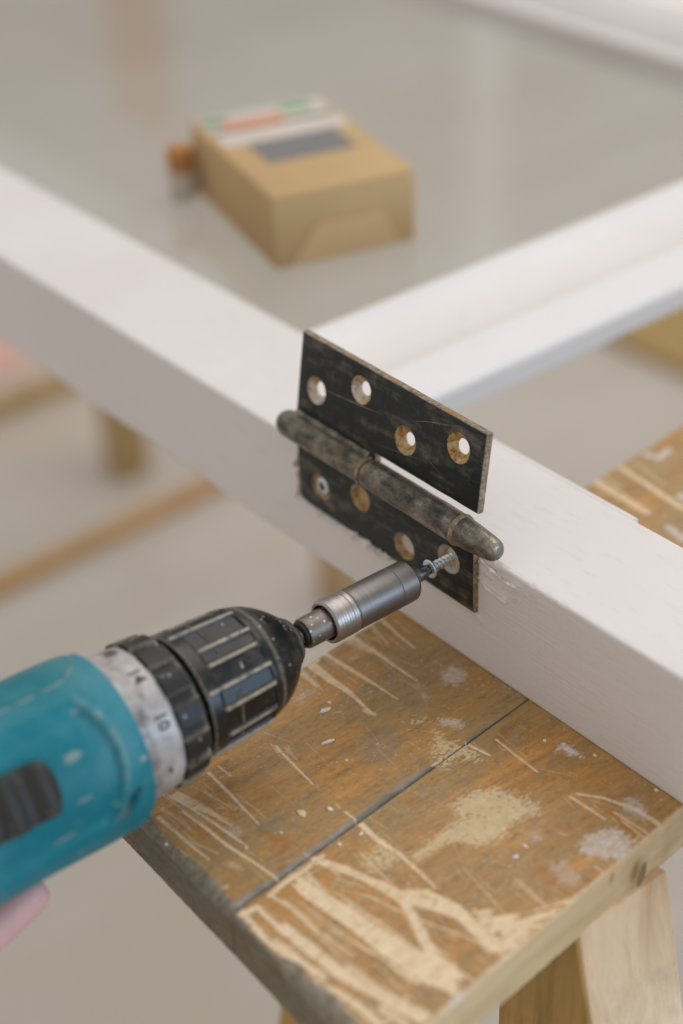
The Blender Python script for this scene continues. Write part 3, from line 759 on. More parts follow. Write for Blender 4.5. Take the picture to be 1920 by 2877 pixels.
    z += 0.25 * (fbm(Xw * 0.08, Yw * 0.03, 62) - 0.5) + 0.10 * jag + 0.06 * (fib - 0.5)
    z -= 0.5 * fl
    Zw = -H + z - 0.25
    Zw = np.minimum(Zw, -H - 0.02)
    nu, ny = Uv.shape
    top = np.stack([Xw, Yw, Zw], -1).reshape(-1, 3)
    wear = np.stack([cream, gre, ora, 1 + 0 * ora], -1).reshape(-1, 4)
    paint = np.stack([yel, whi, dark, 1 + 0 * dark], -1).reshape(-1, 4)
    i = np.arange(nu - 1)[:, None] * ny; j = np.arange(ny - 1)[None, :]
    q = np.stack([i + j, i + ny + j, i + ny + j + 1, i + j + 1], -1).reshape(-1, 4)
    mi = [np.zeros(len(q), int)]
    # skirt: front end, right side, back end, left side
    ring = np.concatenate([np.arange(nu) * ny, (nu - 1) * ny + np.arange(1, ny), (np.arange(nu - 2, -1, -1)) * ny + ny - 1, np.arange(ny - 2, 0, -1)])
    side = np.concatenate([np.zeros(nu - 1), np.full(ny - 1, 2 if is_left else 1), np.zeros(nu - 1), np.full(ny - 1, 1 if is_left else 2)]).astype(int)
    K = 7; R = len(ring); bz = -73.4
    verts = [top]; quads = [q]; base = ring; tot = len(top)
    for k in range(1, K + 1):
        t = k / K; ro = top[ring].copy(); ro[:, 2] = ro[:, 2] * (1 - t) + bz * t
        jit = 0.5 * (fbm(ro[:, 0] * 0.9, ro[:, 2] * 0.9, 70, 3) - 0.5) if k < K else 0.0
        onend = np.concatenate([np.ones(nu), np.zeros(R - nu)])
        ro[:, 1] += jit * onend
        if k == K: ro[:, 2] += 0.8 * (fbm(ro[:, 0] * 0.5, ro[:, 1] * 0.5, 72, 3) - 0.5)
        verts.append(ro); new = tot + np.arange(R); tot += R
        quads.append(np.stack([base, np.roll(base, -1), np.roll(new, -1), new], -1)[:, ::-1])
        mi.append(np.where(side == 0, 1, np.where(side == 1, 2, 3))); base = new
    me_v = np.concatenate(verts); me_q = np.concatenate(quads)
    # underside
    lo_v = np.array([me_v[base[0]], me_v[base[nu - 1]], me_v[base[nu + ny - 2]], me_v[base[2 * nu + ny - 3]]]); lo_v[:, 2] += 0.4
    me_v = np.concatenate([me_v, lo_v]); me_q = np.concatenate([me_q, [[tot, tot + 3, tot + 2, tot + 1]]]); mi.append([1])
    ext = len(me_v) - len(top)
    z4 = np.zeros((ext, 4))
    o = from_data("plank", me_v, me_q, [WTOP, WEND, PALE, GAPWOOD], saw, 180, midx=np.concatenate(mi),
                  cols={"wear": np.concatenate([wear, z4]), "paint": np.concatenate([paint, z4])})
    o.data.set_sharp_from_angle(angle=math.radians(50))
    return o

FARSTROKES = [(-64, 148.2, 20, 139, 1.5, 0.95), (-62, 165, -56, 166.5, 1.6, -0.85), (-56, 166.5, -57.5, 175, 1.6, -0.85), (-62, 131, -30, 129.5, 2.4, 0.75), (-61, 137, -50, 135.5, 1.0, 0.5),
              (-28, 150, -18, 148, 1.8, -0.75), (-14, 127, -4, 125, 2.2, -0.55), (-60, 156, -40, 152, 1.0, 0.45), (-60, 190, 30, 176, 1.2, 0.6), (-45, 112, 20, 100, 1.2, 0.5), (-62, 205, 20, 214, 1.2, 0.6)]
build_plank(-34.5, 43.9, 1, True)
build_plank(44.2, 122.6, 2, False)

def leg(a, b, w, h, mat):
    return beam_between("leg", a, b, w, h, mat, saw, 1.6, up=(0, 1, 0))
leg((103.2, -35, -73.6), (103.2 + 0.222 * 686, -35, FZ + 0.5), 20, 44, LEGW)
leg((-13, -35, -73.6), (-13 - 0.21 * 686, -35, FZ + 0.5), 32, 44, OCHRE)
leg((33, 560, -73.6), (33 + 0.222 * 686, 560, FZ + 0.5), 20, 44, LEGW)
leg((-85, 560, -73.6), (-85 - 0.21 * 686, 560, FZ + 0.5), 32, 44, OCHRE)
extrude_y("brace_leg_shade", [(76.6, -73.8), (112.2, -73.8), (146.0, -227), (76.6, -227)], -58.2, -20, OCHRE, saw, 0.8)  # ochre face also covers the leg's shaded front, shade put into colour
bm = bmesh.new(); bmesh.ops.create_uvsphere(bm, u_segments=20, v_segments=8, radius=1.0)
for v in bm.verts: v.co = Vector((113.2 + 0.3 * v.co.x - 0.1 * (2.4 * v.co.y + 3), -27 + 2.4 * v.co.y + 0.8 * v.co.z, -64.5 + 5.2 * v.co.z))
from_bm("knot", bm, m_plain("knot_wood", srgb(160, 130, 88), 0.7, 0, 0.4, 300.0), saw, 60)

# ------------------------------------------------------------------ loose paint flakes on the planks
names = ["long white paint flake lying upright on the plank near the chuck", "tiny white paint flake touching the long flake near the chuck",
 "thin white paint sliver alone in the middle of the left plank", "tiny pale crumb right of the thin white paint sliver",
 "ragged cream flake beside the plank joint", "small white flake next to the ragged cream flake",
 "white flake at the plank joint by a cream scratch", "small round white flake below the one at the plank joint",
 "short white splinter right of the yellow paint smear", "small white dot below the short white splinter",
 "white speck left of the ragged white paint mark under the sash", "white speck right of the ragged white paint mark under the sash",
 "white crumb against the foot of the sash near the right edge", "small white flake left of the plank joint among long scratches",
 "small cream flake on the orange patch by the plank joint", "white grain on the chipped left end of the sawhorse"]
for k, (fx, fy, fw, fh) in enumerate(FLAKES):
    bm = bmesh.new(); n = 9; ang0 = random.random() * 6
    tilt = [random.uniform(-.12, .12) for _ in range(2)]
    ups, dns = [], []
    for t in range(n):
        a = 2 * math.pi * t / n; q = random.uniform(0.65, 1.15)
        x = fw / 2 * q * math.cos(a); y = fh / 2 * q * math.sin(a)
        if fh > 3.5: x, y = x + 0.15 * y, y
        zz = 0.22 + tilt[0] * x + tilt[1] * y + 0.08 * random.random()
        ups.append(bm.verts.new((fx + x, fy + y, -53.12 + max(zz, 0.1)))); dns.append(bm.verts.new((fx + x, fy + y, -53.6)))
    c = bm.verts.new((fx, fy, -53.12 + 0.42))
    for t in range(n):
        bm.faces.new((ups[t], ups[(t + 1) % n], c)); bm.faces.new((dns[t], dns[(t + 1) % n], ups[(t + 1) % n], ups[t]))
    bm.faces.new(dns[::-1])
    o = from_bm("paint_flake", bm, CREAMFL if k in (4, 14, 3) else FLAKEM, None, None, origin=(fx, fy, -53.3))
    tag(o, names[k], "paint flake", "paint flakes on the sawhorse")

# ------------------------------------------------------------------ black butt hinge
AY, AZ = -4.2, 9.9
hinge = thing("hinge", (-53, -1, -28), "worn black steel lift-off hinge screwed to the side of the white sash", "hinge")
LEAN = math.radians(8.5)

def cut_holes(me_obj, cutters):
    me_obj.data.materials.clear()
    for c in cutters:
        md = me_obj.modifiers.new("b", 'BOOLEAN'); md.object = c; md.operation = 'DIFFERENCE'; md.solver = 'EXACT'
    dg = bpy.context.evaluated_depsgraph_get()
    me = bpy.data.meshes.new_from_object(me_obj.evaluated_get(dg))
    return me

def leaf(name, poly, t, holes, to_world, parent):
    """poly in (x, h); front face at w=0, back at w=t"""
    bm = bmesh.new()
    pts = []
    for (x1, h1), (x2, h2) in zip(poly, poly[1:] + poly[:1]):
        L = math.hypot(x2 - x1, h2 - h1); k = max(1, int(L / 7))
        for i in range(k):
            jx = random.uniform(-.10, .10) if i else 0; jh = random.uniform(-.10, .10) if i else 0
            pts.append((x1 + (x2 - x1) * i / k + jx, h1 + (h2 - h1) * i / k + jh))
    f = bm.faces.new([bm.verts.new((x, 0, h)) for x, h in pts])
    r = bmesh.ops.extrude_face_region(bm, geom=[f])
    for v in [g for g in r["geom"] if isinstance(g, bmesh.types.BMVert)]: v.co.y = t
    bmesh.ops.recalc_face_normals(bm, faces=bm.faces)
    rim = [e for e in bm.edges if (abs(e.verts[0].co.y) < 1e-6) == (abs(e.verts[1].co.y) < 1e-6)]
    bmesh.ops.bevel(bm, geom=rim, offset=0.45, segments=2, affect='EDGES', profile=0.5)
    me = bpy.data.meshes.new("tmp"); bm.to_mesh(me); bm.free()
    o = bpy.data.objects.new("tmp", me); COL.objects.link(o)
    cuts = []
    for (hx, hh, ro, ri) in holes:
        prof = [(-1.0, ro + 0.75), (0.25, ro), (t * 0.80, ri), (t + 1, ri)]
        bm = bmesh.new(); n = 40; rings = []
        for (w, rr) in prof:
            rings.append([bm.verts.new((hx + rr * math.cos(2 * math.pi * k / n) * (1 + .03 * math.sin(3 * k + hx)), w, hh + rr * math.sin(2 * math.pi * k / n))) for k in range(n)])
        for a, b in zip(rings[:-1], rings[1:]):
            for k in range(n): bm.faces.new((a[k], a[(k + 1) % n], b[(k + 1) % n], b[k]))
        bm.faces.new(rings[0][::-1]); bm.faces.new(rings[-1])
        bmesh.ops.recalc_face_normals(bm, faces=bm.faces)
        cm = bpy.data.meshes.new("cut"); bm.to_mesh(cm); bm.free()
        c = bpy.data.objects.new("cut", cm); COL.objects.link(c); cuts.append(c)
    res = cut_holes(o, cuts)
    for c in cuts + [o]: bpy.data.objects.remove(c, do_unlink=True)
    mi = []
    for p in res.polygons:
        c = p.center; k = 0
        inh = any(math.hypot(c.x - hx, c.z - hh) < ro + 0.2 and abs(p.normal.y) < 0.98 for hx, hh, ro, ri in holes)
        if inh: k = 2
        elif abs(p.normal.y) < 0.98: k = 1
        mi.append(k)
    res.polygons.foreach_set("material_index", mi)
    for v in res.vertices: v.co = to_world(v.co.x, v.co.y, v.co.z)
    return finish(name, res, [HLEAF, HEDGE, HHOLE], parent, 35)

def m_hole():
    N = Nodes("grimy_countersink")
    n1 = N.noise(N.obj(), 420.0, 6, 0.7); n2 = N.noise(N.obj(), 110.0, 3)
    col = N.ramp(n1, (0.28, srgb(58, 42, 24)), (0.42, srgb(150, 112, 58)), (0.58, srgb(190, 160, 112)), (0.75, srgb(196, 186, 168)))
    col = N.mix(N.lev(N.noise(N.obj(), 26.0, 2), 0.44, 0.56), col, N.ramp(n1, (0.3, srgb(96, 86, 70)), (0.45, srgb(188, 178, 162)), (0.7, srgb(214, 208, 198))))
    col = N.mix(N.lev(n1, 0.36, 0.30), col, srgb(34, 28, 20))
    return N.p(Base_Color=col, Roughness=0.5, Normal=N.bump(n1, 0.6, 0.0006))
HHOLE = m_hole()
def m_edge():
    N = Nodes("bare_worn_edge")
    n1 = N.noise(N.obj(), 500.0, 6, 0.7); n2 = N.noise(N.obj(), 120.0, 4, 0.6)
    col = N.ramp(n1, (0.30, srgb(70, 62, 52)), (0.48, srgb(128, 112, 92)), (0.66, srgb(172, 156, 134)))
    col = N.mix(N.lev(n2, 0.52, 0.66), col, srgb(152, 114, 64))
    return N.p(Base_Color=col, Roughness=0.6, Normal=N.bump(n1, 0.4, 0.0004))
HEDGE = m_edge()

FY = -2.6; T = 3.2
def up_w(x, w, h):
    c, s = math.cos(LEAN), math.sin(LEAN)
    return Vector((x, FY + w * c + h * s, 9.5 - w * s + h * c))
def lo_w(x, w, h):
    return Vector((x, FY + w, 9.5 - h))
leaf("leaf", [(-106.8, 2.0), (-56.5, 2.0), (-56.5, 8.4), (1.4, 8.6), (1.2, 41.2), (-106.6, 42.0)], T,
     [(-95.3, 20.2, 5.7, 3.1), (-68.6, 31.0, 5.7, 2.9), (-41.0, 20.9, 5.8, 2.7), (-12.5, 29.9, 6.0, 3.1)], up_w, hinge)
lw = leaf("leaf", [(-106.2, 8.5), (-55.5, 8.5), (-55.5, 2.0), (1.2, 2.0), (1.4, 36.2), (-105.6, 35.2)], T,
     [(-91.0, 22.4, 5.7, 3.2), (-65.8, 15.9, 5.7, 4.4), (-39.0, 25.7, 5.8, 4.2), (-13.0, 18.4, 6.0, 3.6)], lo_w, hinge)
# faint stamped rings and drag scratches on the leaves
def ring_mark(hx, hh, r, fn):
    bm = bmesh.new(); n = 28; a = []
    for rr in (r - 0.35, r): a.append([bm.verts.new(fn(hx + rr * math.cos(6.2832 * k / n), -0.06, hh + rr * math.sin(6.2832 * k / n))) for k in range(n)])
    for k in range(n): bm.faces.new((a[0][k], a[0][(k + 1) % n], a[1][(k + 1) % n], a[1][k]))
    return from_bm("stamped_ring", bm, HLEAF2, hinge, None)
def scratch(pts, fn, w=0.22):
    bm = bmesh.new(); prev = None
    for k, (x, h) in enumerate(pts):
        ww = w * (0.25 if k in (0, len(pts) - 1) else 1)
        cur = [bm.verts.new(fn(x, -0.05, h + s * ww)) for s in (-1, 1)]
        if prev: bm.faces.new((prev[0], cur[0], cur[1], prev[1]))
        prev = cur
    return from_bm("scratch", bm, HEDGE, hinge, None)
HLEAF2 = m_hinge("scuffed_hinge_steel", 0.75, 0.3)
ring_mark(-25.2, 32.9, 2.3, up_w); ring_mark(-84.5, 31.0, 2.0, up_w); ring_mark(-82.2, 28.6, 2.4, lo_w)
scratch([(-90, 22.6), (-80, 23.6), (-68, 24.6), (-57, 25.9)], up_w, 0.2)
scratch([(-38, 30.4), (-30, 33.4), (-20, 36.2), (-11, 38.9)], up_w, 0.1)
scratch([(-60, 12), (-40, 15.5), (-30, 17)], up_w, 0.08); scratch([(-32, 24), (-26, 18), (-20, 16)], up_w, 0.08)

# barrel, turned along X
def bar_w(s, r, th):
    y = AY + r * np.sin(th); z = AZ - 0.007 * (s + 50) + r * np.cos(th)
    return np.stack([s, y, z], -1)
def lump(a, seed):
    def f(S, R, T):
        n = fbm(S * 0.12, np.sin(T) * 1.5 + np.cos(T) * 1.1 + 7, seed, 3) - 0.5
        facet = 0.12 * np.cos(T * 6 + 0.4)
        return R + (R > 0.3) * (a * n + facet * a)
    return f
def dense(prof, step=1.2):
    out = [prof[0]]
    for (s1, r1), (s2, r2) in zip(prof[:-1], prof[1:]):
        k = max(1, int(math.hypot(s2 - s1, r2 - r1) / step))
        out += [(s1 + (s2 - s1) * i / k, r1 + (r2 - r1) * i / k) for i in range(1, k + 1)]
    return out
lathe("knuckle", dense([(-113.2, 0.2), (-113.0, 2.8), (-112.2, 4.4), (-110.5, 5.3), (-108.5, 5.7), (-60.5, 5.8), (-58.6, 5.5), (-58.4, 3)]), 40, HBAR, hinge, bar_w, lump(0.35, 3), 40)
lathe("knuckle", dense([(-57.8, 3), (-57.6, 5.6), (-56.8, 5.9), (-55, 6.0), (-6.0, 6.1), (-5.2, 5.9), (-5.0, 4)]), 40, HBAR, hinge, bar_w, lump(0.35, 7), 40)
lathe("bearing_ring", [(-60.0, 5), (-59.9, 6.0), (-59.4, 6.25), (-58.6, 6.2), (-58.2, 5.8), (-58.2, 4)], 40, HEDGE, hinge, bar_w, lump(0.3, 9), 40)
HRUST = m_edge()
lathe("bearing_ring", [(-5.2, 4), (-5.1, 6.2), (-4.5, 6.5), (-3.6, 6.4), (-3.1, 5.9), (-3.1, 4)], 40, HRUST, hinge, bar_w, lump(0.3, 11), 40)
lathe("pin_tip", dense([(-3.2, 4), (-3.0, 5.9), (2, 5.6), (8, 5.0), (12.4, 4.5), (14.4, 4.0), (15.6, 3.0), (16.0, 1.4), (16.0, 0.2)]), 40, HBAR, hinge, bar_w, lump(0.3, 13), 40)
# rolled seam where the sheet of each leaf wraps into its knuckle
def seam(x0, x1, fn, h0, h1):
    bm = bmesh.new(); n = 30
    a = []
    for (w, h) in ((-0.05, h1), (-1.4, (h0 + h1) / 2), (-3.3, h0), (0.8, h0), (0.8, h1)):
        a.append([bm.verts.new(fn(x0 + (x1 - x0) * k / n, w + 0.18 * math.sin(k * 1.7 + w), h + 0.15 * math.sin(k * 0.9))) for k in range(n + 1)])
    for i in range(len(a)):
        b = a[(i + 1) % len(a)]
        for k in range(n): bm.faces.new((a[i][k], a[i][k + 1], b[k + 1], b[k]))
    for e in (0, n): bm.faces.new([q[e] for q in a])
    return from_bm("leaf_roll", bm, HBAR, hinge, 50)
seam(-106.6, -60.2, up_w, 3.6, 7.6)
seam(-55.3, 1.0, lo_w, 3.4, 6.6)

# ragged paint lip round the let-in leaf, part of the painted sash
def paint_lip(path, rad, seed):
    bm = bmesh.new(); rings = []; n = 8; P = []
    for (x1, z1), (x2, z2) in zip(path[:-1], path[1:]):
        k = max(2, int(math.hypot(x2 - x1, z2 - z1) / 0.8))
        P += [(x1 + (x2 - x1) * i / k, z1 + (z2 - z1) * i / k) for i in range(k)]
    P.append(path[-1])
    for i, (x, z) in enumerate(P):
        q = float(fbm(np.array([x * 0.5 + z * 0.4]), np.array([seed + 0.5]), seed, 4)[0]); q2 = float(fbm(np.array([x * 0.3 + 9]), np.array([z * 0.5]), seed + 4, 3)[0])
        r = rad * (0.15 + 1.7 * max(0.0, q - 0.28)) * (0.1 if i in (0, len(P) - 1) else 1)
        rings.append([bm.verts.new((x + 1.6 * (q2 - 0.5), -0.4 + 1.5 * r * math.sin(6.2832 * t / n) - 0.9 * r, z + 1.6 * (q - 0.5) + r * math.cos(6.2832 * t / n))) for t in range(n)])
    for a_, b_ in zip(rings[:-1], rings[1:]):
        for t in range(n): bm.faces.new((a_[t], a_[(t + 1) % n], b_[(t + 1) % n], b_[t]))
    bm.faces.new(rings[0][::-1]); bm.faces.new(rings[-1])
    return from_bm("paint_lip", bm, WHITE, sash, 60)
paint_lip([(-106.4, -3), (-107.2, -14), (-106.6, -25.5), (-96, -27.0), (-72, -26.6), (-48, -27.2)], 2.1, 12)
paint_lip([(-40, -27.2), (-18, -26.8), (0, -27.4), (2.0, -29.5)], 0.8, 17)
paint_lip([(2.0, -1.5), (9, -3.6), (17, -5.0), (25, -4.2)], 0.8, 22)
paint_lip([(2.2, -11.6), (8, -13.4), (17, -14.4)], 0.6, 27)

# ------------------------------------------------------------------ screws
def y_axis_w(x0, z0):
    def f(s, r, th): return np.stack([x0 + r * np.sin(th), -s, z0 + r * np.cos(th)], -1)
    return f
def screw(loc, s_head, label, parts=True):
    x0, z0 = loc
    sc_ = thing("wood_screw", (x0, -s_head, z0), label, "screw", "zinc screws in the lower hinge leaf")
    fw = y_axis_w(x0, z0)
    def cross(S, R, T):
        return R
    lathe("head", [(s_head - 2.7, 1.7), (s_head - 0.5, 3.7), (s_head, 3.8), (s_head + 0.35, 3.4), (s_head + 0.5, 2.0), (s_head - 0.6, 1.5), (s_head - 0.8, 0.1)], 36, ZINC, sc_, fw, None, 30)
    n = 24; prof = []
    s = s_head - 2.4; 
    while s > s_head - 24: prof.append((s, 1.5)); s -= 0.2
    def thr(S, R, T):
        ph = ((s_head - S) / 1.75 - T / (2 * np.pi)) % 1.0
        tip = sstep(s_head - 24, s_head - 18, S)
        return (1.25 + 0.95 * np.clip(1 - np.abs(ph - 0.5) * 4.2, 0, 1)) * (0.1 + 0.9 * tip)
    lathe("thread", prof, n, ZINC, sc_, fw, thr, 60)
    # cross recess
    for a in (0, 1):
        bm = bmesh.new(); bm_box(bm, (x0, -(s_head + 0.3), z0), (3.9, 0.5, 0.8) if a == 0 else (0.8, 0.52, 3.9), Matrix.Rotation(0.5, 3, 'Y'), 0.15, 1)
        from_bm("cross_recess", bm, DARKST, sc_, None)
    return sc_
DX, DZ = -13.8, -9.7
screw((DX, DZ), 11.6, "bright zinc screw half driven into the lower hinge leaf by the bit")
screw((-91.0, 9.5 - 22.4), 2.0, "zinc screw already seated in the left hole of the lower hinge leaf")

# ------------------------------------------------------------------ driver bit and magnetic holder
fw = y_axis_w(DX, DZ)
def hexr(S, R, T):
    k = np.pi / 3; a = (T + 0.3) % k - k / 2
    return R * np.cos(k / 2) / np.cos(a) * 1.08
bit = thing("driver_bit", (DX, -17, DZ), "short steel cross-head driver bit touching the screw head", "driver bit")
def tipf(S, R, T):
    flute = 0.62 + 0.38 * np.abs(np.cos(2 * (T + 0.5))) ** 0.6
    mixv = sstep(17.5, 15.5, S)
    return R * (1 - mixv + mixv * flute)
lathe("tip", dense([(10.8, 0.9), (11.4, 1.5), (13.2, 2.3), (15.5, 2.9), (17.5, 3.0), (18.5, 3.0)], 0.4), 48, STEEL, bit, fw, tipf, 40)
lathe("shaft", [(18.3, 2.6), (18.8, 3.3), (24, 3.3), (34, 3.3)], 48, STEEL, bit, fw, hexr, 25)

holder = thing("bit_holder", (DX, -45, DZ), "brushed steel quick-release bit holder between chuck and screw", "bit holder")
def groove(S, R, T):
    return R + 0.05 * np.sin(S * 9) 
lathe("sleeve", dense([(24.5, 3.6), (22.6, 4.2), (22.0, 6.6), (22.3, 7.5), (23.2, 8.05), (30.4, 8.1), (30.7, 7.85), (30.95, 7.85), (31.2, 8.15), (51.2, 8.2), (51.5, 7.9), (51.9, 7.9), (52.2, 8.25)], 1.0), 72, STEEL, holder, fw, None, 28, caps=(True, False))
lathe("sleeve_grip", dense([(52.2, 8.0), (52.3, 8.35), (61.2, 8.55), (62.3, 8.3), (62.8, 7.7), (62.6, 7.0), (61.0, 6.7), (58, 6.6)], 0.35), 72, STEEL2, holder, fw, lambda S, R, T: R + 0.07 * np.sin(S * 5.2) * (R > 7.9), 28, caps=(False, False))
lathe("collar", dense([(57, 5.0), (57.2, 5.9), (71.8, 5.9), (72.8, 5.6), (73.0, 5.0), (72.6, 4.4)], 0.8), 56, SPECK, holder, fw, None, 28, caps=(True, False))
lathe("o_ring", [(70.5, 4.6), (72.2, 4.9), (74.0, 4.9), (74.6, 4.2), (74.0, 3.5)], 48, GAPM, holder, fw, None, 40)
lathe("shank", [(70, 3.4), (92, 3.4)], 48, SPECK, holder, fw, hexr, 25)

# ------------------------------------------------------------------ cordless drill
drill = thing("cordless_drill", (DX, -200, DZ), "dusty teal cordless drill with black chuck and grey numbered collar", "drill")
RID = [-8, 19, 35, 56, 75, 102, 124, 147, 163, 184, 203, 230, 252, 275, 291, 312, 331]
def chuck_surface():
    prof = dense([(84, 3.6), (78.2, 4.6), (77.3, 5.6), (77.4, 7.2), (78.2, 8.4), (80.2, 9.9), (80.8, 9.9), (83, 12.4), (86, 15.2), (89.5, 17.8), (93, 19.7), (95.5, 20.6), (96.6, 20.7), (97.4, 21.2), (99.5, 21.7)], 0.7)
    prof += [(s, 21.75 + (s - 99.5) * 0.052) for s in np.arange(100, 128, 0.45)]
    prof += [(128.2, 22.9), (128.6, 22.4), (128.6, 14)]
    n = 900
    S, R, T = lathe_pts(prof, n)
    deg = np.degrees(T) % 360
    dmin = np.full(S.shape, 99.0); idx = np.zeros(S.shape, int)
    for k, a in enumerate(RID):
        d = (deg - a + 180) % 360 - 180
        dmin = np.where(np.abs(d) < np.abs(dmin), d, dmin); idx = np.where(np.abs(d) == np.abs(dmin), k, idx)
    arc = np.abs(np.radians(dmin)) * R
    s0 = 100.8 + 1.2 * ((idx * 7) % 3 - 1) * 0.5; s1 = 122.6 + np.where(idx % 3 == 0, 4.5, 0)
    inz = sstep(s0 - 0.5, s0 + 0.3, S) * sstep(s1 + 0.5, s1 - 0.3, S)
    ridge = sstep(0.85, 0.42, arc) * inz
    # shallow flat panels between ridges
    pan = sstep(100.6, 101.6, S) * sstep(123.0, 122.0, S) * sstep(0.9, 1.5, arc)
    cross = np.exp(-((S - 115.6) / 0.35) ** 2) * pan * ((idx * 5) % 4 < 2)
    grip = (S > 99.5) & (S < 128.3)
    R2 = R + np.where(grip, 0.75 * ridge - 0.55 * pan + 0.5 * cross, 0)
    # facet the panels a little so that they mirror flat
    A = np.array(RID + [RID[0] + 360.0]); dd = np.where(deg < RID[0] + 0.0, deg + 360, deg); dd = np.where(deg > 352, deg - 360, deg)
    gi = np.clip(np.searchsorted(A, dd, side='right') - 1, 0, len(A) - 2)
    mid = (A[gi] + A[gi + 1]) / 2; hw = (A[gi + 1] - A[gi]) / 2
    fac = np.cos(np.radians(hw) * 0.9) / np.cos(np.clip(np.radians(dd - mid), -0.6, 0.6))
    R2 = np.where(grip & (pan > 0.5), (R - 0.15) * np.minimum(fac, 1) - 0.25 + 0.5 * cross, R2)
    edge = np.maximum(ridge, 0.55 * cross)
    edge = np.maximum(edge, 0.5 * np.exp(-((S - 96.9) / 0.7) ** 2)); edge = np.maximum(edge, 0.45 * np.exp(-((S - 127.9) / 0.4) ** 2))
    edge = np.maximum(edge, 0.4 * np.exp(-((S - 79.5) / 0.6) ** 2))
    c = np.stack([edge, 0 * edge, 0 * edge, 1 + 0 * edge], -1).reshape(-1, 4)
    v = fw(S.ravel(), R2.ravel(), T.ravel())
    return from_data("chuck", v, lathe_faces(len(prof), n, True, True), BLACK, drill, 40, cols={"edge": c})
chuck_surface()
lathe("chuck_gap", [(126, 20.5), (132, 20.5)], 64, GAPM, drill, fw, None, 40)

def collar_surface():
    prof = dense([(130.2, 17), (130.0, 21.5), (130.3, 23.4), (131.2, 24.4), (142.0, 25.2), (142.4, 25.0), (142.5, 22)], 0.35)
    n = 540
    S, R, T = lathe_pts(prof, n)
    deg = np.degrees(T) % 360; k = 14; ph = ((deg + 4) / (360 / k)) % 1.0
    w = np.abs(ph - 0.5) * 2
    lobe = sstep(0.72, 0.58, w) * sstep(130.4, 132.4, S) * (S < 142.3)
    R2 = R + (R > 23) * (2.5 * lobe) - (R > 23) * 0.6
    rim = np.exp(-((w - 0.64) / 0.07) ** 2) * (R > 23)
    e = np.clip(0.5 * rim + 0.35 * np.exp(-((S - 131.6) / 0.7) ** 2), 0, 1)
    c = np.stack([e, 0 * e, 0 * e, 1 + 0 * e], -1).reshape(-1, 4)
    return from_data("torque_collar", fw(S.ravel(), R2.ravel(), T.ravel()), lathe_faces(len(prof), n, True, True), BLACK2, drill, 40, cols={"edge": c})
tc = collar_surface()
RR = 26.1
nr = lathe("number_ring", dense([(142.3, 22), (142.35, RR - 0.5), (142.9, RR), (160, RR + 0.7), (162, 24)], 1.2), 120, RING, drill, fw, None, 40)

def wrap_text(txt, s_mid, th_mid, size, r, parent):
    cu = bpy.data.curves.new("t", 'FONT'); cu.body = txt; cu.size = size; cu.align_x = 'CENTER'; cu.align_y = 'CENTER'
    cu.offset = 0.16; cu.resolution_u = 3
    ob = bpy.data.objects.new("t", cu); COL.objects.link(ob)
    dg = bpy.context.evaluated_depsgraph_get()
    me = bpy.data.meshes.new_from_object(ob.evaluated_get(dg))
    bpy.data.objects.remove(ob, do_unlink=True)
    bm = bmesh.new(); bm.from_mesh(me)
    bmesh.ops.subdivide_edges(bm, edges=bm.edges, cuts=1)
    for v in bm.verts:
        th = math.radians(th_mid) + v.co.x / r; s = s_mid - v.co.y
        rr = r + 0.10 + (s - 142.9) * 0.041
        v.co = Vector((DX + rr * math.sin(th), -s, DZ + rr * math.cos(th)))
    return from_bm("numeral", bm, INK, parent, None)
wrap_text("18", 147.2, -21, 6.2, RR, nr); wrap_text("14", 147.2, 17.5, 6.2, RR, nr); wrap_text("10", 147.6, 56, 6.2, RR, nr)
wrap_text("-", 148.0, 96, 9.0, RR, nr); wrap_text("6", 147.6, 133, 6.2, RR, nr)

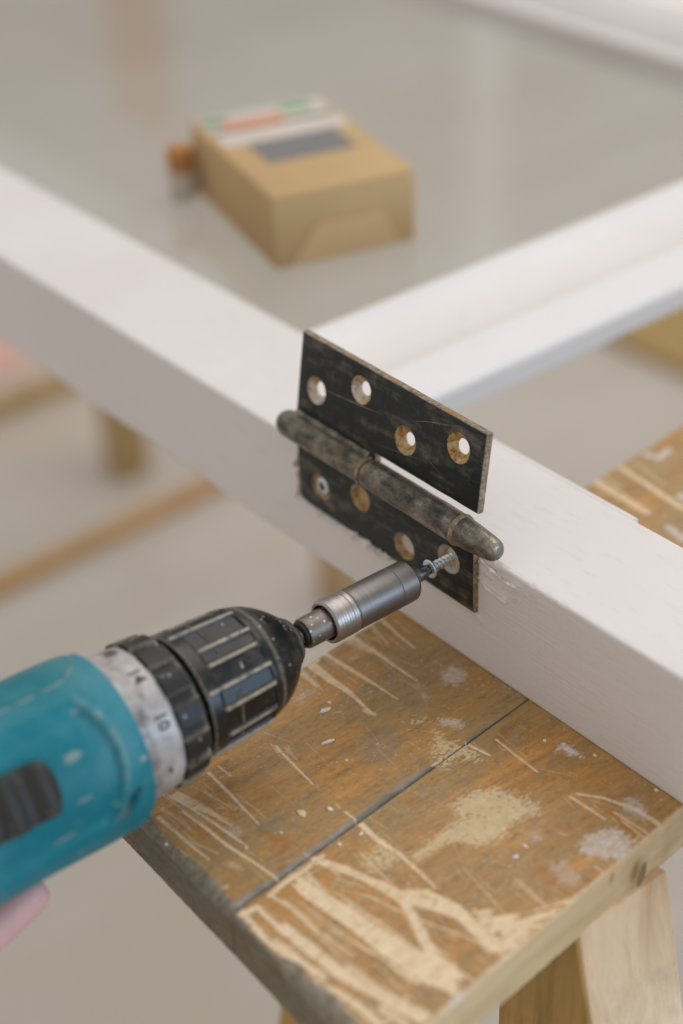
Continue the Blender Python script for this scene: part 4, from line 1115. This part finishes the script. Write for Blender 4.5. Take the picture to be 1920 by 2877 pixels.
TUP = 57.0
def housing():
    ss = np.concatenate([np.arange(156.6, 164, 0.5), np.arange(164, 225, 0.7), np.arange(225, 268, 2.0)])
    def r0(s):
        return np.interp(s, [156.6, 156.9, 157.5, 158.6, 160.5, 164, 172, 235, 252, 262, 266, 268], [26, 29.2, 30.4, 31.3, 31.9, 32.3, 32.6, 33.4, 31.5, 26, 18, 6])
    n = 520; th = np.linspace(0, 2 * np.pi, n, endpoint=False)
    S, T = np.meshgrid(ss, th, indexing='ij'); R = r0(S)
    d = (np.degrees(T) - TUP + 180) % 360 - 180
    # recessed saddle around the gear slider, bounded by a curved lip
    lipx = 167.5 + 0.0042 * (d) ** 2
    inside = sstep(lipx - 0.6, lipx + 2.2, S) * sstep(44, 32, np.abs(d - 4))
    lip = np.exp(-((S - lipx + 1.0) / 1.1) ** 2) * sstep(46, 34, np.abs(d - 4))
    R = R - 2.3 * inside + 0.3 * lip
    # half-shell seam with a soft step on the left flank
    sc = np.interp(S, [156, 160, 166, 171, 178, 270], [-82, -80, -60, -54, -53, -54])
    step = sstep(-1.6, 1.6, d - sc)
    R = R - 0.9 * (1 - step) * sstep(-120, -90, d) 
    line = np.exp(-((d - sc - 1.2) / 1.1) ** 2)
    # lower flank flattening
    R = R - 1.2 * sstep(58, 85, d) * sstep(140, 100, d) * sstep(172, 200, S) * 0.8
    slot = np.hypot((S - 169.2 - (d - 38) * 0.42) / 2.7, np.radians(d - 38) * 32.5 / 5.8)
    R = R - 3.4 * sstep(1.12, 0.82, slot)
    e = np.clip(0.65 * line * (fbm(S * 0.3, d * 0.1, 33, 3) > 0.42) + 0.3 * lip * (fbm(S * 0.5, d * 0.2, 36, 3) > 0.45) + 1.3 * sstep(1.1, 0.7, np.hypot((S - 170.4 - (d - 41.5) * 0.42) / 2.2, np.radians(d - 41.5) * 32.5 / 3.6)), 0, 1)
    for (s_, d_, rs, rd, k_) in ((174, -32, 1.8, 1.2, 0.35), (168, -23, 1.2, 2.0, 0.4), (181.5, -8, 3.6, 1.8, 0.6), (160.3, 12, 1.6, 0.8, 0.9), (183, 19, 3.2, 0.8, 0.5),
                                 (176.5, -53, 3.5, 0.8, 0.7), (192, 38, 4.5, 0.7, 0.35), (165, 31, 0.7, 2.2, 0.3)):
        e = np.maximum(e, k_ * sstep(1.3, 0.5, np.hypot((S - s_) / rs, np.radians(d - d_) * 32.5 / rd) + 0.8 * (fbm(S * 0.8, d * 0.5, 47, 3) - 0.5)))
    c = np.stack([e, 0 * e, 0 * e, 1 + 0 * e], -1).reshape(-1, 4)
    return from_data("housing", fw(S.ravel(), R.ravel(), T.ravel()), lathe_faces(len(ss), n, True, True), TEAL, drill, 60, cols={"edge": c})
hs = housing()

def on_body(s, d, r):
    t = math.radians(TUP + d); return Vector((DX + r * math.sin(t), -s, DZ + r * math.cos(t)))
def slider():
    # ridged gear slider, long along the drill, in (s, arc) coordinates
    ns, na = 60, 36; v = []; s0, s1, a0, a1 = 189.4, 226, -17.5, 18.5
    for i in range(ns + 1):
        for j in range(na + 1):
            u = i / ns * 2 - 1; w = j / na * 2 - 1
            # squircle outline
            uu = u * math.sqrt(1 - 0.22 * w * w * abs(w)); ww = w * math.sqrt(1 - 0.22 * u * u * abs(u))
            s = (s0 + s1) / 2 + uu * (s1 - s0) / 2; a = (a0 + a1) / 2 + ww * (a1 - a0) / 2
            ed = max(abs(u), abs(w))
            h = 30.4 + 4.4 * (1 - max(0, (ed - 0.80) / 0.20) ** 2.2)
            h += 1.3 * math.cos((s - 195.5) / 12.0 * 2 * math.pi) * (1 if ed < 0.8 else max(0, 1 - (ed - 0.8) / 0.2))
            v.append(on_body(s, a, h))
    f = [(i * (na + 1) + j, (i + 1) * (na + 1) + j, (i + 1) * (na + 1) + j + 1, i * (na + 1) + j + 1) for i in range(ns) for j in range(na)]
    return from_data("gear_slider", [tuple(q) for q in v], f, DKGREY, drill, 60)
slider()
# grip, trigger and battery, mostly outside the picture
dn = Vector((math.sin(math.radians(TUP + 180)), 0, math.cos(math.radians(TUP + 180)))); ax0 = Vector((DX, 0, DZ))
def along(s, k, side=0.0):
    lat = Vector((0, 1, 0)).cross(dn)
    return ax0 + Vector((0, -s, 0)) + dn * k + lat * side
beam_between("grip", along(232, 22), along(246, 122), 34, 42, TEAL, drill, 9, up=(0, 1, 0))
beam_between("battery", along(240, 122), along(243, 150), 62, 92, BLACK2, drill, 5, up=(0, 1, 0))
beam_between("trigger", along(214, 38), along(217, 60), 16, 14, BLACK2, drill, 4, up=(0, 1, 0))

# ------------------------------------------------------------------ hand on the drill (only a fingertip is in the picture)
def skin_figure(name, chains, mat, label, cat, base):
    bm = bmesh.new(); lay = bm.verts.layers.skin.verify()
    memo = {}
    def vert(p, r):
        k = tuple(round(q, 2) for q in p)
        if k not in memo:
            v = bm.verts.new([q * MM for q in p]); v[lay].radius = (r * MM, r * MM); memo[k] = v
        return memo[k]
    first = None
    for ch in chains:
        pv = None
        for (x, y, z, r) in ch:
            v = vert((x, y, z), r)
            if first is None: first = v; v[lay].use_root = True
            if pv is not None and bm.edges.get((pv, v)) is None: bm.edges.new((pv, v))
            pv = v
    me = bpy.data.meshes.new("tmp"); bm.to_mesh(me); bm.free()
    o = bpy.data.objects.new("tmp", me); COL.objects.link(o)
    m1 = o.modifiers.new("s", 'SKIN'); m1.use_smooth_shade = True; m1.branch_smoothing = 0.4
    m2 = o.modifiers.new("d", 'SUBSURF'); m2.levels = 2
    dg = bpy.context.evaluated_depsgraph_get()
    res = bpy.data.meshes.new_from_object(o.evaluated_get(dg)); bpy.data.objects.remove(o, do_unlink=True)
    res.transform(Matrix.Scale(1000, 4))
    ob = finish(name, res, mat, None, 180, origin=base)
    return tag(ob, label, cat)
h = along
palm = h(262, 78, -24); wrist = h(300, 92, -30); elbow = h(480, 150, -60)
k1 = h(246, 48, 27); k2 = h(250, 68, 29); k3 = h(252, 86, 28); k4 = h(254, 104, 26)
def P(v, r): return (v.x, v.y, v.z, r)
chains = [[P(wrist, 26), P(palm, 22)], [P(wrist, 26), P(elbow, 34)],
          [P(palm, 22), P(h(262, 58, 4), 17)],
          [P(h(262, 58, 4), 17), (-20, -262, -74, 9.5), (-9, -236, -66, 8.6), (-7.5, -212, -58.5, 8.0), (-8, -196, -53.5, 7.4), (-8.5, -190.5, -52, 5.6)],
          [P(palm, 22), P(h(250, 72, 27), 9.5), P(h(226, 72, 24), 9), P(h(214, 70, 4), 8), P(h(216, 70, -12), 7)],
          [P(palm, 22), P(h(253, 90, 26), 9), P(h(229, 90, 22), 8.5), P(h(218, 88, 2), 8), P(h(220, 88, -14), 7)],
          [P(palm, 22), P(h(256, 107, 24), 8), P(h(233, 107, 20), 7.5), P(h(222, 105, 2), 7), P(h(224, 105, -12), 6)],
          [P(palm, 22), P(h(248, 52, -28), 10), P(h(226, 50, -30), 9), P(h(208, 50, -24), 7.5)]]
skin_figure("person", chains, PINK, "pink fingertip of a person reaching under the teal drill body", "person", (DX, -262, -90))

# ------------------------------------------------------------------ box on the pane and out of focus things on the floor
BK = 0.35; BZ = -24.0
def carton():
    F = Vector((-286.5, 122.9, BZ)); Rv = Vector((-265.6, 201.4, BZ)) - F; Lv = Vector((-406.3, 153.7, BZ)) - F
    ex = Rv.normalized(); ey = Vector((-ex.y, ex.x, 0)); wx = Rv.length / BK; wy = Lv.length / BK; hz = 116.0
    rot = Matrix((ex, ey, Vector((0, 0, 1)))).transposed()
    def at(a, b, c): return F + (ex * a + ey * b + Vector((0, 0, c))) * BK
    t = thing("cardboard_box", at(wx / 2, wy / 2, 0), "brown cardboard box with printed label and window lying on the glass pane", "box")
    box("carton", at(wx / 2, wy / 2, hz / 2), (wx * BK, wy * BK, hz * BK), CARD, t, rot, 0.8)
    def plate(name, a0, a1, b0, b1, mat, lift, parent=t, shear=0.0):
        bm = bmesh.new(); top = []
        for z in (hz - 0.5, hz + lift):
            top.append([bm.verts.new(at(a, b, z)) for a, b in ((a0, b0), (a1, b0 + shear), (a1 , b1 + shear), (a0, b1))])
        bm.faces.new(top[1]); bm.faces.new(top[0][::-1])
        for k in range(4): bm.faces.new((top[0][k], top[0][(k + 1) % 4], top[1][(k + 1) % 4], top[1][k]))
        return from_bm(name, bm, mat, parent, None)
    lab = plate("label", 12, wx - 6, wy * 0.62, wy * 1.0, m_plain("label_paper", srgb(214, 202, 192), 0.6), 1.0)
    plate("print_patch", 14, wx - 10, wy * 0.775, wy * 0.815, m_plain("dark_green_print", srgb(70, 92, 78), 0.6), 1.6, lab)
    plate("print_patch", 38, 142, wy * 0.80, wy * 0.90, m_plain("orange_print", srgb(222, 150, 112), 0.6), 2.0, lab)
    plate("print_patch", 14, 56, wy * 0.87, wy * 0.98, m_plain("green_print", srgb(126, 160, 128), 0.6), 1.6, lab)
    plate("print_patch", 150, 205, wy * 0.90, wy * 0.98, m_plain("bright_green_print", srgb(122, 172, 122), 0.6), 1.6, lab)
    plate("print_patch", 60, 145, wy * 0.905, wy * 0.975, m_plain("pale_grey_print", srgb(198, 196, 192), 0.6), 1.6, lab)
    plate("window_film", 46, 196, wy * 0.36, wy * 0.62, m_plain("dark_window_film", srgb(122, 121, 122), 0.25), 0.8)
    # tuck-in end flap on the face towards the right
    bm = bmesh.new(); q = [(26, 3), (206, 3), (176, 62), (66, 62)]
    f0 = [bm.verts.new(at(a, -0.2, c)) for a, c in q]; f1 = [bm.verts.new(at(a, -4.5 if c > 10 else -1.5, c)) for a, c in q]
    bm.faces.new(f1); bm.faces.new(f0[::-1])
    for k in range(4): bm.faces.new((f0[k], f0[(k + 1) % 4], f1[(k + 1) % 4], f1[k]))
    from_bm("end_flap", bm, CARD2, t, None)
    return at(-30, wy * 0.93, 0)
jp = carton()
jar = thing("small_bottle", (jp.x, jp.y, BZ), "tiny white bottle with orange cap behind the cardboard box", "bottle")
def up_lathe(x0, y0):
    def f(s, r, th): return np.stack([x0 + BK * r * np.sin(th), y0 + BK * r * np.cos(th), BZ + BK * s], -1)
    return f
jf = up_lathe(jp.x, jp.y)
lathe("body", dense([(0, 20), (2, 23), (44, 23), (50, 18), (52, 14)], 4), 32, m_plain("bottle_white", srgb(196, 188, 178), 0.5), jar, jf)
lathe("cap", dense([(51, 14), (51.5, 22), (86, 22), (89, 19)], 4), 32, m_plain("orange_cap", srgb(182, 126, 66), 0.5), jar, jf)

def batten(a, b, w, hgt, mat, label, cat="batten", nm="wooden_batten"):
    t = beam_between(nm, a, b, w, hgt, mat, None, 2, origin=tuple((Vector(a) + Vector(b)) / 2 + Vector((0, 0, -hgt / 2))))
    return tag(t, label, cat, "timber lying on the floor")
batten((-1092, 60, FZ + 8), (-1116, 700, FZ + 8), 20, 16, TANH, "long honey coloured wooden batten on the floor, nearest to the drill")
batten((-1454, 300, FZ + 11), (-1453, 720, FZ + 11), 26, 22, FADED, "ochre wooden batten on the floor at the left picture edge")
def block(c, size, mat, label, rz=0.0):
    o = box("timber_offcut", (c[0], c[1], FZ + size[2] / 2), size, mat, None, Matrix.Rotation(rz, 3, 'Z'), 2, origin=(c[0], c[1], FZ))
    return tag(o, label, "timber offcut", "timber offcuts standing on the floor")
block((-1222, 556), (42, 42, 190), FADED, "short ochre timber block standing on the floor behind the sash, left of the drill")
block((-836, 590), (46, 46, 210), TANW, "honey timber block standing on the floor behind the bit holder")
sheet = box("plywood_sheet", (-905, 1420, FZ + 9), (430, 376, 18), m_pale_wood("plywood", srgb(150, 124, 80), srgb(176, 148, 100), 'x', 5.0, knots=False), None, None, 1, origin=(-905, 1420, FZ))
tag(sheet, "tan plywood sheet on the floor beyond the white rail at right", "plywood sheet")

def cloth():
    n = 36; v = []
    for i in range(n):
        for j in range(n):
            u = i / (n - 1) * 2 - 1; w = j / (n - 1) * 2 - 1; r = math.hypot(u, w)
            hgt = max(0.0, 1 - r ** 2) * 26 + 14 * (float(vnoise(np.array([u * 3 + 5.0]), np.array([w * 3 + 5.0]), 4)[0])) * max(0, 1.3 - r)
            v.append((-1600 + 60 * u, 535 + 80 * w, FZ + 1 + hgt))
    f = [(i * n + j, (i + 1) * n + j, (i + 1) * n + j + 1, i * n + j + 1) for i in range(n - 1) for j in range(n - 1)]
    o = from_data("cloth", v, f, m_plain("pink_cloth", srgb(222, 178, 164), 0.8), None, 60, origin=(-1600, 560, FZ))
    return tag(o, "crumpled pink cloth on the floor at the left picture edge", "cloth")
cloth()
